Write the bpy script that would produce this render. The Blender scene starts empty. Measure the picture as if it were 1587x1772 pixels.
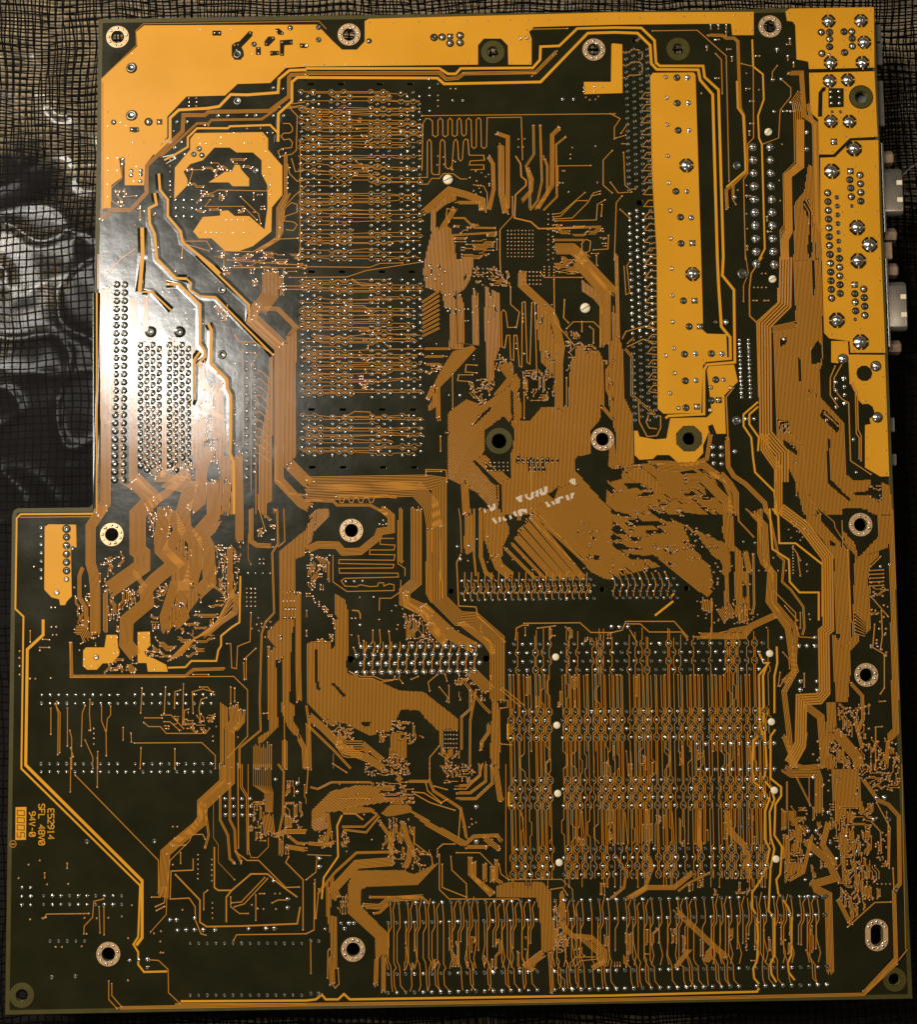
import bpy, bmesh, math, random
import numpy as np
from mathutils import Vector, Matrix
from mathutils import noise as mnoise

# ---------------------------------------------------------------- scene, camera, light
# one Blender unit is one centimetre; the top face of the circuit board is z = 0
SC = bpy.context.scene
SC.unit_settings.system = 'METRIC'
SC.unit_settings.scale_length = 0.01
C = bpy.context.collection
PW, PH, FP, UNIT = 1587.0, 1772.0, 2600.0, 0.01755
TX, TY, TZ = map(math.radians, (5.0, 0.0, -0.834))

def rot3(rx, ry, rz):
    return (Matrix.Rotation(rz, 3, 'Z') @ Matrix.Rotation(ry, 3, 'Y') @ Matrix.Rotation(rx, 3, 'X'))
RC = rot3(TX, TY, TZ)
d0 = RC @ Vector((0, 0, -1))
CAMH = FP * UNIT
CPOS = -d0 * (CAMH / abs(d0.z))
cam = bpy.data.cameras.new('camera')
camo = bpy.data.objects.new('camera', cam); C.objects.link(camo)
camo.matrix_world = Matrix.Translation(CPOS) @ RC.to_4x4()
cam.sensor_fit = 'VERTICAL'; cam.sensor_height = 24.0; cam.lens = 24.0 * FP / PH
cam.clip_start = 1.0; cam.clip_end = 1000
SC.camera = camo

w = bpy.data.worlds.new('World'); SC.world = w; w.use_nodes = True
bg = w.node_tree.nodes['Background']
bg.inputs[0].default_value = (1.0, 0.86, 0.66, 1); bg.inputs[1].default_value = 0.032

def area(name, loc, target, sx, sy, power, col, spread=None):
    l = bpy.data.lights.new(name, 'AREA'); l.shape = 'RECTANGLE'; l.size = sx; l.size_y = sy
    l.energy = power; l.color = col
    o = bpy.data.objects.new(name, l); C.objects.link(o); o.location = loc
    d = Vector(target) - Vector(loc)
    o.rotation_euler = d.to_track_quat('-Z', 'Y').to_euler()
    return o
area('room_lamp', (-31.5, 23.5, 66.0), (-8, 5, 0), 3.6, 32.0, 42000, (1.0, 0.95, 0.88))
area('key_light', (-47, 27, 50), (-6, 2, 0), 10, 10, 31500, (1.0, 0.80, 0.54))  # added key light: brightens the copper, fades to lower right; no real fixture
area('film_glint_light', (-30, -72, 60), (0, 0, 0), 6, 6, 13000, (1.0, 0.88, 0.72))  # added unseen light, gives the film its glints along the bottom
area('right_fill_light', (62, 8, 55), (8, 0, 0), 6, 6, 6500, (1.0, 0.84, 0.64))  # added weak light for film highlights and connector edges at the right
SC.view_settings.view_transform = 'Standard'
SC.view_settings.look = 'None'
SC.view_settings.exposure = 0.0
SC.view_settings.gamma = 1.0
SC.view_settings.use_curve_mapping = False

# ---------------------------------------------------------------- materials
def mat(name, base, rough=0.4, metal=0.0, coat=0.0, spec=0.5, var=0.0, vscale=2.0, bump=0.0, bscale=6.0, coatr=0.15, grain=0.0):
    m = bpy.data.materials.new(name); m.use_nodes = True
    nt = m.node_tree; b = nt.nodes['Principled BSDF']
    b.inputs['Base Color'].default_value = (*base, 1)
    b.inputs['Roughness'].default_value = rough; b.inputs['Metallic'].default_value = metal
    b.inputs['Specular IOR Level'].default_value = spec
    b.inputs['Coat Weight'].default_value = coat; b.inputs['Coat Roughness'].default_value = coatr
    tc = nt.nodes.new('ShaderNodeTexCoord')
    if var:
        n = nt.nodes.new('ShaderNodeTexNoise'); n.inputs['Scale'].default_value = vscale; n.inputs['Detail'].default_value = 5
        nt.links.new(tc.outputs['Object'], n.inputs['Vector'])
        mx = nt.nodes.new('ShaderNodeMix'); mx.data_type = 'RGBA'
        mx.inputs['A'].default_value = (*[c * (1 - var) for c in base], 1)
        mx.inputs['B'].default_value = (*[min(1, c * (1 + var)) for c in base], 1)
        nt.links.new(n.outputs['Fac'], mx.inputs['Factor']); nt.links.new(mx.outputs['Result'], b.inputs['Base Color'])
        rr = nt.nodes.new('ShaderNodeMapRange'); rr.inputs['To Min'].default_value = rough * 0.65; rr.inputs['To Max'].default_value = rough * 1.5
        nt.links.new(n.outputs['Fac'], rr.inputs['Value']); nt.links.new(rr.outputs['Result'], b.inputs['Roughness'])
    if bump:
        n2 = nt.nodes.new('ShaderNodeTexNoise'); n2.inputs['Scale'].default_value = bscale; n2.inputs['Detail'].default_value = 4
        nt.links.new(tc.outputs['Object'], n2.inputs['Vector'])
        bp = nt.nodes.new('ShaderNodeBump'); bp.inputs['Strength'].default_value = 1.0; bp.inputs['Distance'].default_value = bump
        nt.links.new(n2.outputs['Fac'], bp.inputs['Height']); nt.links.new(bp.outputs['Normal'], b.inputs['Normal'])
        nt.links.new(bp.outputs['Normal'], b.inputs['Coat Normal'])
    return m

M = {}
M['mask'] = mat('dark_solder_mask', (0.0135, 0.0132, 0.0048), 0.16, spec=0.5, var=0.45, vscale=0.9, bump=0.0050, bscale=2.0)
M['edge'] = mat('board_edge', (0.12, 0.11, 0.03), 0.5, var=0.3)
M['halo'] = mat('bare_laminate', (0.055, 0.047, 0.010), 0.45, spec=0.2, var=0.25)
M['pour'] = mat('masked_copper', (0.56, 0.262, 0.015), 0.36, spec=0.18, var=0.16, vscale=0.4, bump=0.0012, bscale=3)
M['trace'] = mat('masked_trace', (0.42, 0.184, 0.024), 0.16, spec=0.5, var=0.08, vscale=0.6)
M['viar'] = mat('via_ring', (0.66, 0.36, 0.16), 0.2, metal=0.3)
M['tin'] = mat('solder', (0.60, 0.60, 0.58), 0.22, metal=0.92, var=0.25, vscale=9)
M['dull'] = mat('dull_solder', (0.12, 0.12, 0.10), 0.3, metal=0.8, var=0.35, vscale=8)
M['gold'] = mat('plated_ring', (0.72, 0.47, 0.24), 0.25, metal=0.45, var=0.15, vscale=8)
M['pit'] = mat('drill_shadow', (0.012, 0.011, 0.008), 0.5)
M['white'] = mat('ivory_plastic', (0.74, 0.66, 0.47), 0.45, var=0.06)
M['residue'] = mat('adhesive_residue', (0.52, 0.42, 0.32), 0.7, var=0.2, vscale=9, bump=0.02, bscale=14)
M['shell'] = mat('nickel_shell', (0.27, 0.25, 0.22), 0.34, metal=0.8, var=0.12, vscale=3)
M['nut'] = mat('yellow_zinc', (0.40, 0.28, 0.19), 0.4, metal=0.6, var=0.2, vscale=5)
M['socket'] = mat('black_socket', (0.02, 0.02, 0.02), 0.5)

# ---------------------------------------------------------------- photo pixels -> board plane
TS = 1587 / 530.0
ORG = dict(A=(0, 0), B=(530, 0), C=(1057, 0), D=(0, 440), E=(530, 440), F=(1057, 440), G=(0, 880), H=(530, 880),
           I=(1057, 880), J=(0, 1322), K=(530, 1322), L=(1057, 1322))
CUR = ['S']
def PX(s):
    """list of photo pixels; a token may start with a letter naming the survey sheet it was measured on"""
    out = []; sw = False
    for tk in s.split():
        if tk[0].isalpha():
            sw = bool(out) and CUR[0] != tk[0]; CUR[0] = tk[0]; tk = tk[1:]
            if not tk: continue
        x, y = tk.split(','); x = float(x); y = float(y)
        if CUR[0] != 'S':
            ox, oy = ORG[CUR[0]]; x = ox + x / TS; y = oy + y / TS
        if sw and math.dist(out[-1], (x, y)) < 16: out[-1] = ((out[-1][0] + x) / 2, (out[-1][1] + y) / 2); sw = False; continue
        sw = False; out.append((x, y))
    return out
def sheet(c): CUR[0] = c
def WD(x, y, z=0.0):
    d = RC @ Vector(((x - PW / 2) / FP, -(y - PH / 2) / FP, -1.0))
    t = (z - CPOS.z) / d.z
    p = CPOS + d * t
    return (p.x, p.y)
def wpath(s): return [WD(x, y) for x, y in (PX(s) if isinstance(s, str) else s)]
TU = UNIT / TS       # one sheet pixel in centimetres
def K_(): return UNIT if CUR[0] == 'S' else TU

# ---------------------------------------------------------------- mesh collector
def link(o, parent=None):
    C.objects.link(o)
    if parent is not None: o.parent = parent
    return o
def mkmesh(name, V, F, mats, mi=None, smooth=False):
    me = bpy.data.meshes.new(name); me.from_pydata(V, [], F)
    for m in mats: me.materials.append(m)
    if mi is not None: me.polygons.foreach_set('material_index', mi)
    if smooth: me.polygons.foreach_set('use_smooth', [True] * len(F))
    me.update(); return me
BOARD = bpy.data.objects.new('motherboard', None); link(BOARD)
BOARD['label'] = 'computer motherboard lying solder side up, black mask with orange copper traces'
BOARD['category'] = 'motherboard'

ITEMS = []     # copper runs: (area, V, F)
SEQ = [0]
OCC = set(); CELL = 0.030
def mark(x, y, own=None):
    (OCC if own is None else own).add((int(x // CELL), int(y // CELL)))
def markpath(q, own=None):
    for i in range(len(q) - 1):
        L_ = math.dist(q[i], q[i + 1]); n = max(1, int(L_ / .018))
        for k in range(n + 1): mark(q[i][0] + (q[i + 1][0] - q[i][0]) * k / n, q[i][1] + (q[i + 1][1] - q[i][1]) * k / n, own)
def markdisk(x, y, r):
    n = int(r / CELL) + 1
    for i in range(-n, n + 1):
        for j in range(-n, n + 1):
            if math.hypot(i, j) * CELL <= r + .004: mark(x + i * CELL, y + j * CELL)
def busy(x, y): return (int(x // CELL), int(y // CELL)) in OCC
LATER = []; HOLD = [0]
def offs(path, d):
    n = len(path); out = []
    for i in range(n):
        p = Vector(path[i])
        if i == 0: t = Vector(path[1]) - p; t.normalize(); out.append((p.x - t.y * d, p.y + t.x * d)); continue
        if i == n - 1: t = p - Vector(path[i - 1]); t.normalize(); out.append((p.x - t.y * d, p.y + t.x * d)); continue
        a = (p - Vector(path[i - 1])).normalized(); b = (Vector(path[i + 1]) - p).normalized()
        n1 = Vector((-a.y, a.x)); n2 = Vector((-b.y, b.x)); m = n1 + n2
        if m.length < 0.3: m = n1
        m.normalize(); k = 1.0 / max(0.5, m.dot(n1))
        out.append((p.x + m.x * d * k, p.y + m.y * d * k))
    return out
def strip(V, F, path, w, z0, z1, lip=0.004):
    q = [p for i, p in enumerate(path) if i == 0 or (abs(p[0] - path[i - 1][0]) + abs(p[1] - path[i - 1][1])) > 1e-4]
    if len(q) < 2: return 0
    if not HOLD[0]: markpath(q)
    L1 = offs(q, w / 2 + lip); L2 = offs(q, w / 2 - lip * .3); R2 = offs(q, -w / 2 + lip * .3); R1 = offs(q, -w / 2 - lip)
    b = len(V); ar = 0
    for i in range(len(q)):
        V += [(*L1[i], z0), (*L2[i], z1), (*R2[i], z1), (*R1[i], z0)]
    for i in range(len(q) - 1):
        k = b + 4 * i
        ar += math.dist(q[i], q[i + 1]) * w
        for j in range(3): F.append((k + j, k + j + 4, k + j + 5, k + j + 1))
    F.append((b, b + 1, b + 2, b + 3)); e = b + 4 * (len(q) - 1); F.append((e + 3, e + 2, e + 1, e))
    return ar
VIAS = []      # (x, y, r) world
def zj():
    SEQ[0] += 1; return 0.0095 + (SEQ[0] % 60) * 0.0001
def mpath(q):
    """real boards bend at 45 degrees with a hair of drift; keep as given"""
    return q
def t(s, w=3.5, ends='vv'):
    """single traces, separated by ';' with width in sheet pixels; ends: v = via, . = none"""
    for part in s.split(';'):
        if not part.strip(): continue
        q = wpath(part)
        if len(q) < 2: continue
        V, F = [], []
        a = strip(V, F, q, w * K_(), 0, zj()); ITEMS.append((a, V, F, 1 if w > 7 else 0))
        if w > 7 and CUR[0] in 'AD': SKIRT.append((q, w * K_()))
        if ends[0] == 'v': VIAS.append((*q[0], 4.6 * TU))
        if ends[1] == 'v': VIAS.append((*q[-1], 4.6 * TU))
SKIRT = []
def tw(s, w=14): t(s, w, '..')
RB = random.Random(404)
def b(s, w, n=None, ends='..', fan=0.0, tw_=None):
    """bundle of parallel traces along the centre line s, full width w (sheet px)"""
    for part in s.split(';'):
        q = wpath(part)
        k = K_(); W_ = w * k
        nn = n or max(2, round(W_ / (6.8 * TU)))
        V, F = [], []; a = 0
        wt = (tw_ * TU) if tw_ else min(3.7 * TU, W_ / nn * 0.56)
        for i in range(nn):
            d = -W_ / 2 + W_ * (i + .5) / nn
            p = offs(q, d)
            if not tw_ and nn > 2:
                for e_, f_ in ((0, 1), (-1, -2)):
                    u = Vector(p[e_]) - Vector(p[f_]); L_ = u.length
                    if L_ > .12:
                        x_ = (RB.uniform(-14, 6) + (7 if i % 2 else 0)) * TU; u = u / L_ * max(x_, -L_ * .5); p[e_] = (p[e_][0] + u.x, p[e_][1] + u.y)
                        if RB.random() < .3: VIAS.append((*p[e_], 4.2 * TU))
            if fan:
                f = fan * k * (i / nn - .5)
                p[0] = (p[0][0], p[0][1]); 
                tdir = (Vector(p[-1]) - Vector(p[-2])).normalized() * abs(f) * random.random()
                p[-1] = (p[-1][0] + tdir.x, p[-1][1] + tdir.y)
            a += strip(V, F, p, wt, 0, zj(), 0.0025)
            if ends[0] == 'v': VIAS.append((*p[0], 4.2 * TU))
            if ends[1] == 'v': VIAS.append((*p[-1], 4.2 * TU))
        ITEMS.append((a, V, F, 0))
def h(s, ang=90, pitch=7.0, wt=3.8, n45=0):
    """hatched copper: parallel traces at ang degrees filling what is free of the polygon s"""
    LATER.append((wpath(s), ang, pitch, min(wt, pitch * .55)))
def h_run(q, ang, pitch, wt):
    a = math.radians(ang); c, sn = math.cos(a), math.sin(a)
    R = [(x * c + y * sn, -x * sn + y * c) for x, y in q]
    ys = [p[1] for p in R]; p_ = pitch * TU; y = math.ceil(min(ys) / p_) * p_ + p_ * .01
    own = set(); HOLD[0] = 1; par = {}; comp = []; prev = []
    def find(i):
        while par[i] != i: i = par[i]
        return i
    while y < max(ys):
        xs = []; cur = []
        for i in range(len(R)):
            (x0, y0), (x1, y1) = R[i], R[(i + 1) % len(R)]
            if (y0 <= y < y1) or (y1 <= y < y0): xs.append(x0 + (y - y0) / (y1 - y0) * (x1 - x0))
        xs.sort()
        for j in range(0, len(xs) - 1, 2):
            X = xs[j]; st = None; zz = zj()
            while X <= xs[j + 1]:
                fr = not busy(X * c - y * sn, X * sn + y * c)
                if fr and st is None: st = X
                if (not fr or X + .02 > xs[j + 1]) and st is not None:
                    if X - st > .15:
                        pp = [(u * c - y * sn, u * sn + y * c) for u in (st - .014, X - .004)]
                        V, F = [], []; A = strip(V, F, pp, wt * TU, 0, zz, 0.0025); markpath(pp, own)
                        k = len(comp); comp.append((A, V, F)); par[k] = k; cur.append((st, X, k))
                        for (s0, s1, kk) in prev:
                            if s0 < X and st < s1: par[find(kk)] = find(k)
                    st = None
                X += .02
        prev = cur; y += p_
    HOLD[0] = 0; OCC.update(own); gr = {}
    for k in range(len(comp)): gr.setdefault(find(k), []).append(k)
    for ks in gr.values():
        if len(ks) < 3: continue
        V, F, A = [], [], 0
        for k in ks:
            b0 = len(V); V += comp[k][1]; F += [tuple(i + b0 for i in f) for f in comp[k][2]]; A += comp[k][0]
        ITEMS.append((A, V, F, 0))
def v(s, r=4.6):
    for p in wpath(s): VIAS.append((*p, r * TU))
def vg(x0, y0, x1, y1, nx, ny, r=4.4):
    for i in range(nx):
        for j in range(ny):
            x = x0 + (x1 - x0) * i / max(1, nx - 1); y = y0 + (y1 - y0) * j / max(1, ny - 1)
            v('%g,%g' % (x, y), r)
PADS = []      # (x, y, r, kind) kind: s bright dome, g dim ring, c dome in a clearance, p small bright, q square
def s(st, r=9, kind='s'):
    for p in wpath(st): PADS.append((*p, r * K_(), kind))
def row(x0, y0, x1, y1, n, r=8, kind='s'):
    for i in range(n):
        f = i / max(1, n - 1); s('%g,%g' % (x0 + (x1 - x0) * f, y0 + (y1 - y0) * f), r, kind)
POURS = []; DARKS = []; HOLES = []; HALOS = []
def pour(st): POURS.append(wpath(st))
def dark(st): DARKS.append(wpath(st))
def circ(x, y, r, n=24, ph=0):
    X = PX('%g,%g' % (x, y)); cx, cy = WD(*X[0]); R = r * K_()
    return [(cx + R * math.cos(ph + 2 * math.pi * i / n), cy + R * math.sin(ph + 2 * math.pi * i / n)) for i in range(n)]
def ddisk(x, y, r, n=16): DARKS.append(circ(x, y, r, n, math.pi / n))
def inpoly(x, y, q):
    c = False
    for i in range(len(q)):
        (x0, y0), (x1, y1) = q[i], q[i - 1]
        if (y0 > y) != (y1 > y) and x < (x1 - x0) * (y - y0) / (y1 - y0) + x0: c = not c
    return c
MESS = []
def mess(st, n, seed, vert=0.5, L=(20, 80), w=3.3, vp=1.0):
    """escape routing inside a polygon, laid after the measured runs and kept clear of them"""
    MESS.append((PX(st), max(4, int(n * .62)), seed, vert, (L[0] * 1.4, L[1] * 1.15), 1 if CUR[0] == 'S' else 1 / TS))
def mess_run(q, n, seed, vert, L, k):
    rnd = random.Random(seed); xs = [p[0] for p in q]; ys = [p[1] for p in q]; g = 7.0 / TS; left = n; tries = 0
    while left > 0 and tries < n * 12:
        tries += 1
        m = rnd.choice((1, 2, 3, 3, 4, 5)); x = rnd.uniform(min(xs), max(xs)); y = rnd.uniform(min(ys), max(ys))
        if not inpoly(x, y, q) or busy(*WD(x, y)): continue
        vv = rnd.random() < vert; sg = rnd.choice((-1, 1)); jd = rnd.choice((-1, 1)); jl = rnd.choice((0, 1, 2, 3)) * g
        l = rnd.uniform(*L) * k; a = l * rnd.uniform(.2, .6)
        for i in range(m):
            e0 = (i % 2) * g * 1.1; e1 = l + rnd.uniform(-.1, .3) * l + (i % 2) * g * 1.2; o = i * g; aa = max(a - i * g * .41 * jd, e0 + .3)
            P = [(e0, 0), (aa, 0), (aa + jl, jd * jl), (max(e1, aa + jl + .6), jd * jl)]
            pts = [((x + o + v2, y + sg * u2) if vv else (x + sg * u2, y + o + v2)) for u2, v2 in P]
            out = [pts[0]]; ok = True
            if busy(*WD(*pts[0])) or not inpoly(*pts[0], q): continue
            for j in range(3):
                L_ = math.dist(pts[j], pts[j + 1]); ns = max(1, int(L_ / 1.0)); last = pts[j]
                for t_ in range(1, ns + 1):
                    p = (pts[j][0] + (pts[j + 1][0] - pts[j][0]) * t_ / ns, pts[j][1] + (pts[j + 1][1] - pts[j][1]) * t_ / ns)
                    if busy(*WD(*p)) or not inpoly(*p, q): ok = False; break
                    last = p
                if math.dist(last, out[-1]) > .3: out.append(last)
                if not ok: break
            if not ok and len(out) > 1:
                # pull back so the via has room
                p, r = out[-1], out[-2]; dd = math.dist(p, r)
                if dd > 2.2: out[-1] = (p[0] + (r[0] - p[0]) * 1.6 / dd, p[1] + (r[1] - p[1]) * 1.6 / dd)
            tot = sum(math.dist(out[j], out[j + 1]) for j in range(len(out) - 1))
            if len(out) >= 2 and tot > 3.2:
                W_ = [WD(*p) for p in out]; V, F = [], []
                A = strip(V, F, W_, 3.3 * TU, 0, zj(), 0.0025); ITEMS.append((A, V, F, 0)); left -= 1
                for p, pr in ((W_[-1], 1.0), (W_[0], .6)):
                    if rnd.random() < pr: VIAS.append((*p, 4.6 * TU)); markdisk(*p, .03)
            elif tot < .5 and rnd.random() < .3: VIAS.append((*WD(*pts[0]), 4.6 * TU)); markdisk(*WD(*pts[0]), .03)
def vscat(st, n, seed, r=4.4):
    rnd = random.Random(seed); q = PX(st); xs = [p[0] for p in q]; ys = [p[1] for p in q]; k = 0
    while k < n:
        x = rnd.uniform(min(xs), max(xs)); y = rnd.uniform(min(ys), max(ys)); k += 1
        if inpoly(x, y, q): VIAS.append((*WD(x, y), r * TU))
def raw(pts, w=2.9, ends='..'):
    W_ = [WD(*p) for p in pts]; V, F = [], []
    A = strip(V, F, W_, w * TU, 0, zj(), 0.0025); ITEMS.append((A, V, F, 0))
    if ends[0] == 'v': VIAS.append((*W_[0], 4.4 * TU))
    if ends[1] == 'v': VIAS.append((*W_[-1], 4.4 * TU))
# ================================================================ copper, sheet by sheet
# ---- sheet A / B / C : top edge
pour('A524,408 710,240 705,165 745,132 B55,128 135,212 185,258 262,258 303,215 303,110 325,98 C-10,65 742,62 742,182 632,182 625,122 B1600,128 1180,140 1155,165 1168,200 1168,335 1048,335 1045,235 1010,200 920,200 890,235 890,335 0,345 A1480,352 1400,430 1230,435 1165,495 965,500 865,605 865,710 750,855 745,960 645,960 645,820 615,820 628,920 575,960 572,1080 524,1080')
pour('C908,60 930,45 1365,38 1368,350 1030,358 1025,320 1000,314 965,308 958,130 945,112 915,108')
pour('C1030,378 1368,370 1385,708 1240,716 1155,800 1082,800 1078,620 1036,580')
pour('C1088,818 1165,815 1250,730 1388,726 1395,1100 1405,1347 F1425,510 1245,510 1240,450 1135,436 1108,408 1098,0 C1095,1347 1090,1180')
pour('F1145,450 1230,450 1235,520 1422,522 1445,1150 1400,1152 1320,1105 1320,885 1350,880 1330,800 1290,760 1240,660 1235,560 1195,530 1180,565 1145,560')
pour('C205,395 220,378 430,376 440,388 470,1347 F480,395 500,412 600,415 605,540 480,545 470,822 275,826 245,800 240,0 C215,900')
pour('F510,580 640,572 660,660 590,730 598,930 550,930 530,880 505,890 510,920 480,990 480,1030 440,1075 350,1080 305,1040 240,1040 220,1060 150,1065 125,1040 122,915 140,915 150,945 230,960 290,955 310,850 500,845 525,820 500,600')
pour('B1440,425 1580,425 1583,230 1590,225 C60,230 62,482 B1440,488')
t('A528,405 705,235 703,158 740,124 B65,110 103,150;A530,420 530,1130', 3, '..')
# long bands along the top
tw('A1587,362 1500,365 1445,410 1440,480 1280,492 1195,490 1135,552 1070,562 925,570 880,612 880,718 795,800', 15)
tw('B-4,355 690,355 735,383 775,383 800,355 1175,352 1212,310 1215,242 1312,238 1405,148 1600,143 C160,145 228,210 236,325 255,342 480,342 488,400 560,465 595,1347 F575,0 580,110 640,185 645,560 500,572 485,600 485,828 300,838 285,850', 13)
tw('B-4,402 680,405 715,435 1215,425 1460,172 1600,168 C140,172 205,235 212,330 240,360 455,362 465,415 530,490 560,1347 F548,0 560,150 575,375 620,430 622,540 490,552 478,570', 14)
tw('A1590,402 1540,402 1512,425 1512,525 1442,590 1440,735', 14)
tw('A1440,690 1400,648 1190,655 1180,665 1020,665 972,712 972,762 905,802 850,830', 11)
b('B-4,380 690,378 725,410 785,405 815,382 1190,375 1300,265', 22, 3)
b('A1590,386 1510,388 1497,402 1497,500 1395,575 1080,580 1060,597 950,597 945,680 758,860 758,1000 675,1088 580,1090 520,1140', 22, 4)
b('A1440,560 1355,618 1095,622 1080,640 1020,640 832,812', 14, 3)
t('B1170,152 1355,148;B815,380 1190,378;B1280,285 1170,395', 4)
t('C218,160 450,157 600,290 615,940', 4); t('C545,278 575,310 580,485', 4)
b('C500,182 580,184 600,198 640,198 660,215 672,560 690,600 705,890 600,985 605,1080', 18, 3)
tw('C655,420 660,560 690,600 700,885 600,970', 8)
tw('C735,205 740,345 790,385 795,515 765,600 770,715 785,750 800,1290 770,1347', 8)
t('C680,330 740,345 742,715 712,745 712,900 690,930 700,1347', 4, 'v.')
t('C865,340 840,372 838,415;C885,410 935,455 935,500 880,570 872,715 795,745;C640,1020 640,960 700,900;C650,1060 632,1030 632,960', 4)
b('C985,490 960,525 970,580 975,850 915,910 920,1170 900,1200 905,1347', 50, 5)
b('C925,380 990,378 1005,600 1065,640 1080,1347', 26, 5)
b('C1025,540 1040,610 1055,650 1065,1150 1090,1200', 22, 4)
h('C955,1050 1005,990 1025,850 1050,860 1062,1040 1080,1180 1090,1347 950,1347', 90)
dark('C1000,1040 1010,1060 1040,1110 1050,1300 1035,1340 1025,1300 1035,1150 1000,1070')
t('C1005,1060 1030,1100 1030,1160;C1015,1040 1045,1100 1045,1250;C1030,1040 1050,1110', 3.6)
dark('C1365,20 1372,20 1400,720 1388,722')
# octagonal island, sheet A
pour('A1010,690 1360,685 1388,718 1388,775 1462,860 1462,1010 1408,1075 1405,1200 1370,1190 1385,1080 1385,960 1355,900 1355,830 1310,790 1225,790 1190,765 1110,765 1050,830 985,850 950,890 970,930 970,960 902,1030 905,870 985,775 985,720')
pour('A1000,1200 1050,1125 1140,1118 1140,1095 1180,1090 1215,1120 1290,1120 1370,1190 1405,1200 1310,1275 1240,1300 1165,1300 1095,1235 1030,1235')
pour('A1080,945 1165,890 1200,890 1215,855 1240,855 1250,880 1290,925 1290,965 1205,965 1185,945')
mess('A960,880 1100,780 1200,780 1340,840 1350,930 1380,1100 1250,1110 920,1110 915,1040 980,960', 60, 3, .4, (12, 70))
t('A1020,1050 1050,1010 1100,1000 1130,985 1380,990 1400,960;A1090,1035 1060,1070 1260,1070 1330,1140;A975,960 1000,880 1050,880;A1245,1020 1340,1110 1350,1160;A950,1250 1070,1250 1095,1290;A960,1265 1080,1300', 4)
row(910, 1035, 995, 1035, 3, 9); row(910, 1078, 995, 1078, 3, 9); row(912, 1122, 995, 1122, 3, 9)
s('1042,1038 1042,1080', 12); s('1003,800 1030,772 1045,805', 11, 'c'); s('1325,885', 17, 'g')
vg(1170, 1140, 1290, 1140, 5, 1, 4); vg(1035, 1205, 1290, 1205, 10, 1, 4); v('1030,712 1143,712 1185,690 1210,690 1240,690 1360,700 1365,720 1035,745 1065,745 1095,745 1120,745 1140,745 1265,743 1282,743 1300,743 1375,785 1395,830 1395,870 1395,905 1395,920 1365,912 1395,960 1400,990 1395,1010 1393,1025 955,800 1225,765 880,830 880,860 880,890 880,940 880,960 880,985 882,1020')
v('A685,278 555,580 555,655 620,635 650,652 685,740 742,740 555,820 605,820 555,885 605,885 595,910 555,955 705,865 660,805 690,940 1195,155 1035,155 1305,283 1480,338 1575,338 555,1020 555,1075')
s('680,352', 27, 'g'); s('680,598', 28, 'g'); s('768,632', 17, 'c'); s('825,632', 13, 'q'); s('587,634 1315,230 1503,145', 11, 'c')
s('678,885 678,908 728,885 728,905 725,940 635,825 635,850', 12)
dark('A1200,235 1220,220 1240,215 1290,162 1308,165 1305,188 1250,245 1260,265 1262,290 1245,310 1215,310 1200,290'); s('1230,282', 22, 'g'); t('A1215,235 1225,262;A1232,232 1295,172', 4)
for r_ in ('A1100,160 1145,160 1145,185 1100,185', 'A1370,215 1390,190 1420,190 1425,205 1390,240 1370,238', 'A1425,150 1445,148 1470,170 1465,182 1440,180',
           'A1450,210 1515,205 1515,232 1472,235 1470,290 1450,290', 'A1325,245 1350,245 1350,285 1325,285', 'A1400,265 1445,265 1445,285 1400,290', 'A1552,225 1590,228 1590,250 1555,248', 'A670,660 715,660 720,680 700,688 672,682'): dark(r_)
t('A1110,172 1135,172;A1380,228 1412,198;A1432,160 1460,174;A1460,220 1460,283;A1462,220 1508,220;A1338,252 1338,278;A1408,276 1438,275;A1562,237 1587,238;A682,672 712,672', 4)
# dark shapes with parts left of the octagon
v('A978,508 978,530 978,550 1017,508 1017,530 1017,550 1060,650 1080,650 900,680 1280,665 1350,665 1385,688 1412,688'); s('1230,525', 22, 'g'); s('1130,600 1180,600 1278,598 1325,598 1415,600 1468,600 1415,455 1465,460 915,632 968,632 940,735 905,765', 9, 'g')
t('A625,1070 575,1040 575,975 630,925 630,830;A640,1020 705,1015;A725,1070 725,1140', 4)
mess('A590,980 740,980 740,1070 600,1070', 12, 8, .5, (10, 40)); vscat('A690,1050 830,1050 830,1340 690,1340', 12, 4, 5)
# light wide traces running down the left
tw('A735,1180 D738,0 722,195', 20); tw('A800,1000 810,1060 770,1080 775,1160 800,1215 D812,25 910,125 965,127', 14)
tw('A822,900 828,985 868,1035 868,1120 935,1200 945,1255 D1100,60 1140,100', 13)
tw('D860,155 925,155 1035,262 1035,465 1060,500 1060,530 1020,575', 14); tw('D965,127 990,150 985,185 1035,218 1115,222 1412,520', 9)
tw('D1078,360 1095,395 1090,565 1175,650 1175,695 1195,730 1195,945 1190,1030 1208,1075 1210,1347', 15); tw('D1035,505 1003,550 1000,750 988,775', 12)
tw('D1020,0 1290,262 1290,350', 10); tw('D735,195 785,195 885,290', 9); tw('A700,1290 620,1347 D540,120', 5)
b('A528,430 528,1090', 14, 2); b('D510,0 510,180', 16, 2); t('D845,140 870,155;D840,195 875,197;D1215,420 1240,455 1320,455 1415,520', 4)
mess('D900,130 1180,170 1180,500 1060,460 1040,250', 14, 6, .5, (10, 26)); s('D1150,185 1150,520', 22, 'g'); s('780,402 930,402', 18, 'g')
v('D830,98 907,90 1118,143 960,305 965,335 1055,360 1050,445 1215,565 1215,615 1215,650 1205,690 1215,760 1218,800 1218,830 1005,285 980,235')
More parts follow.
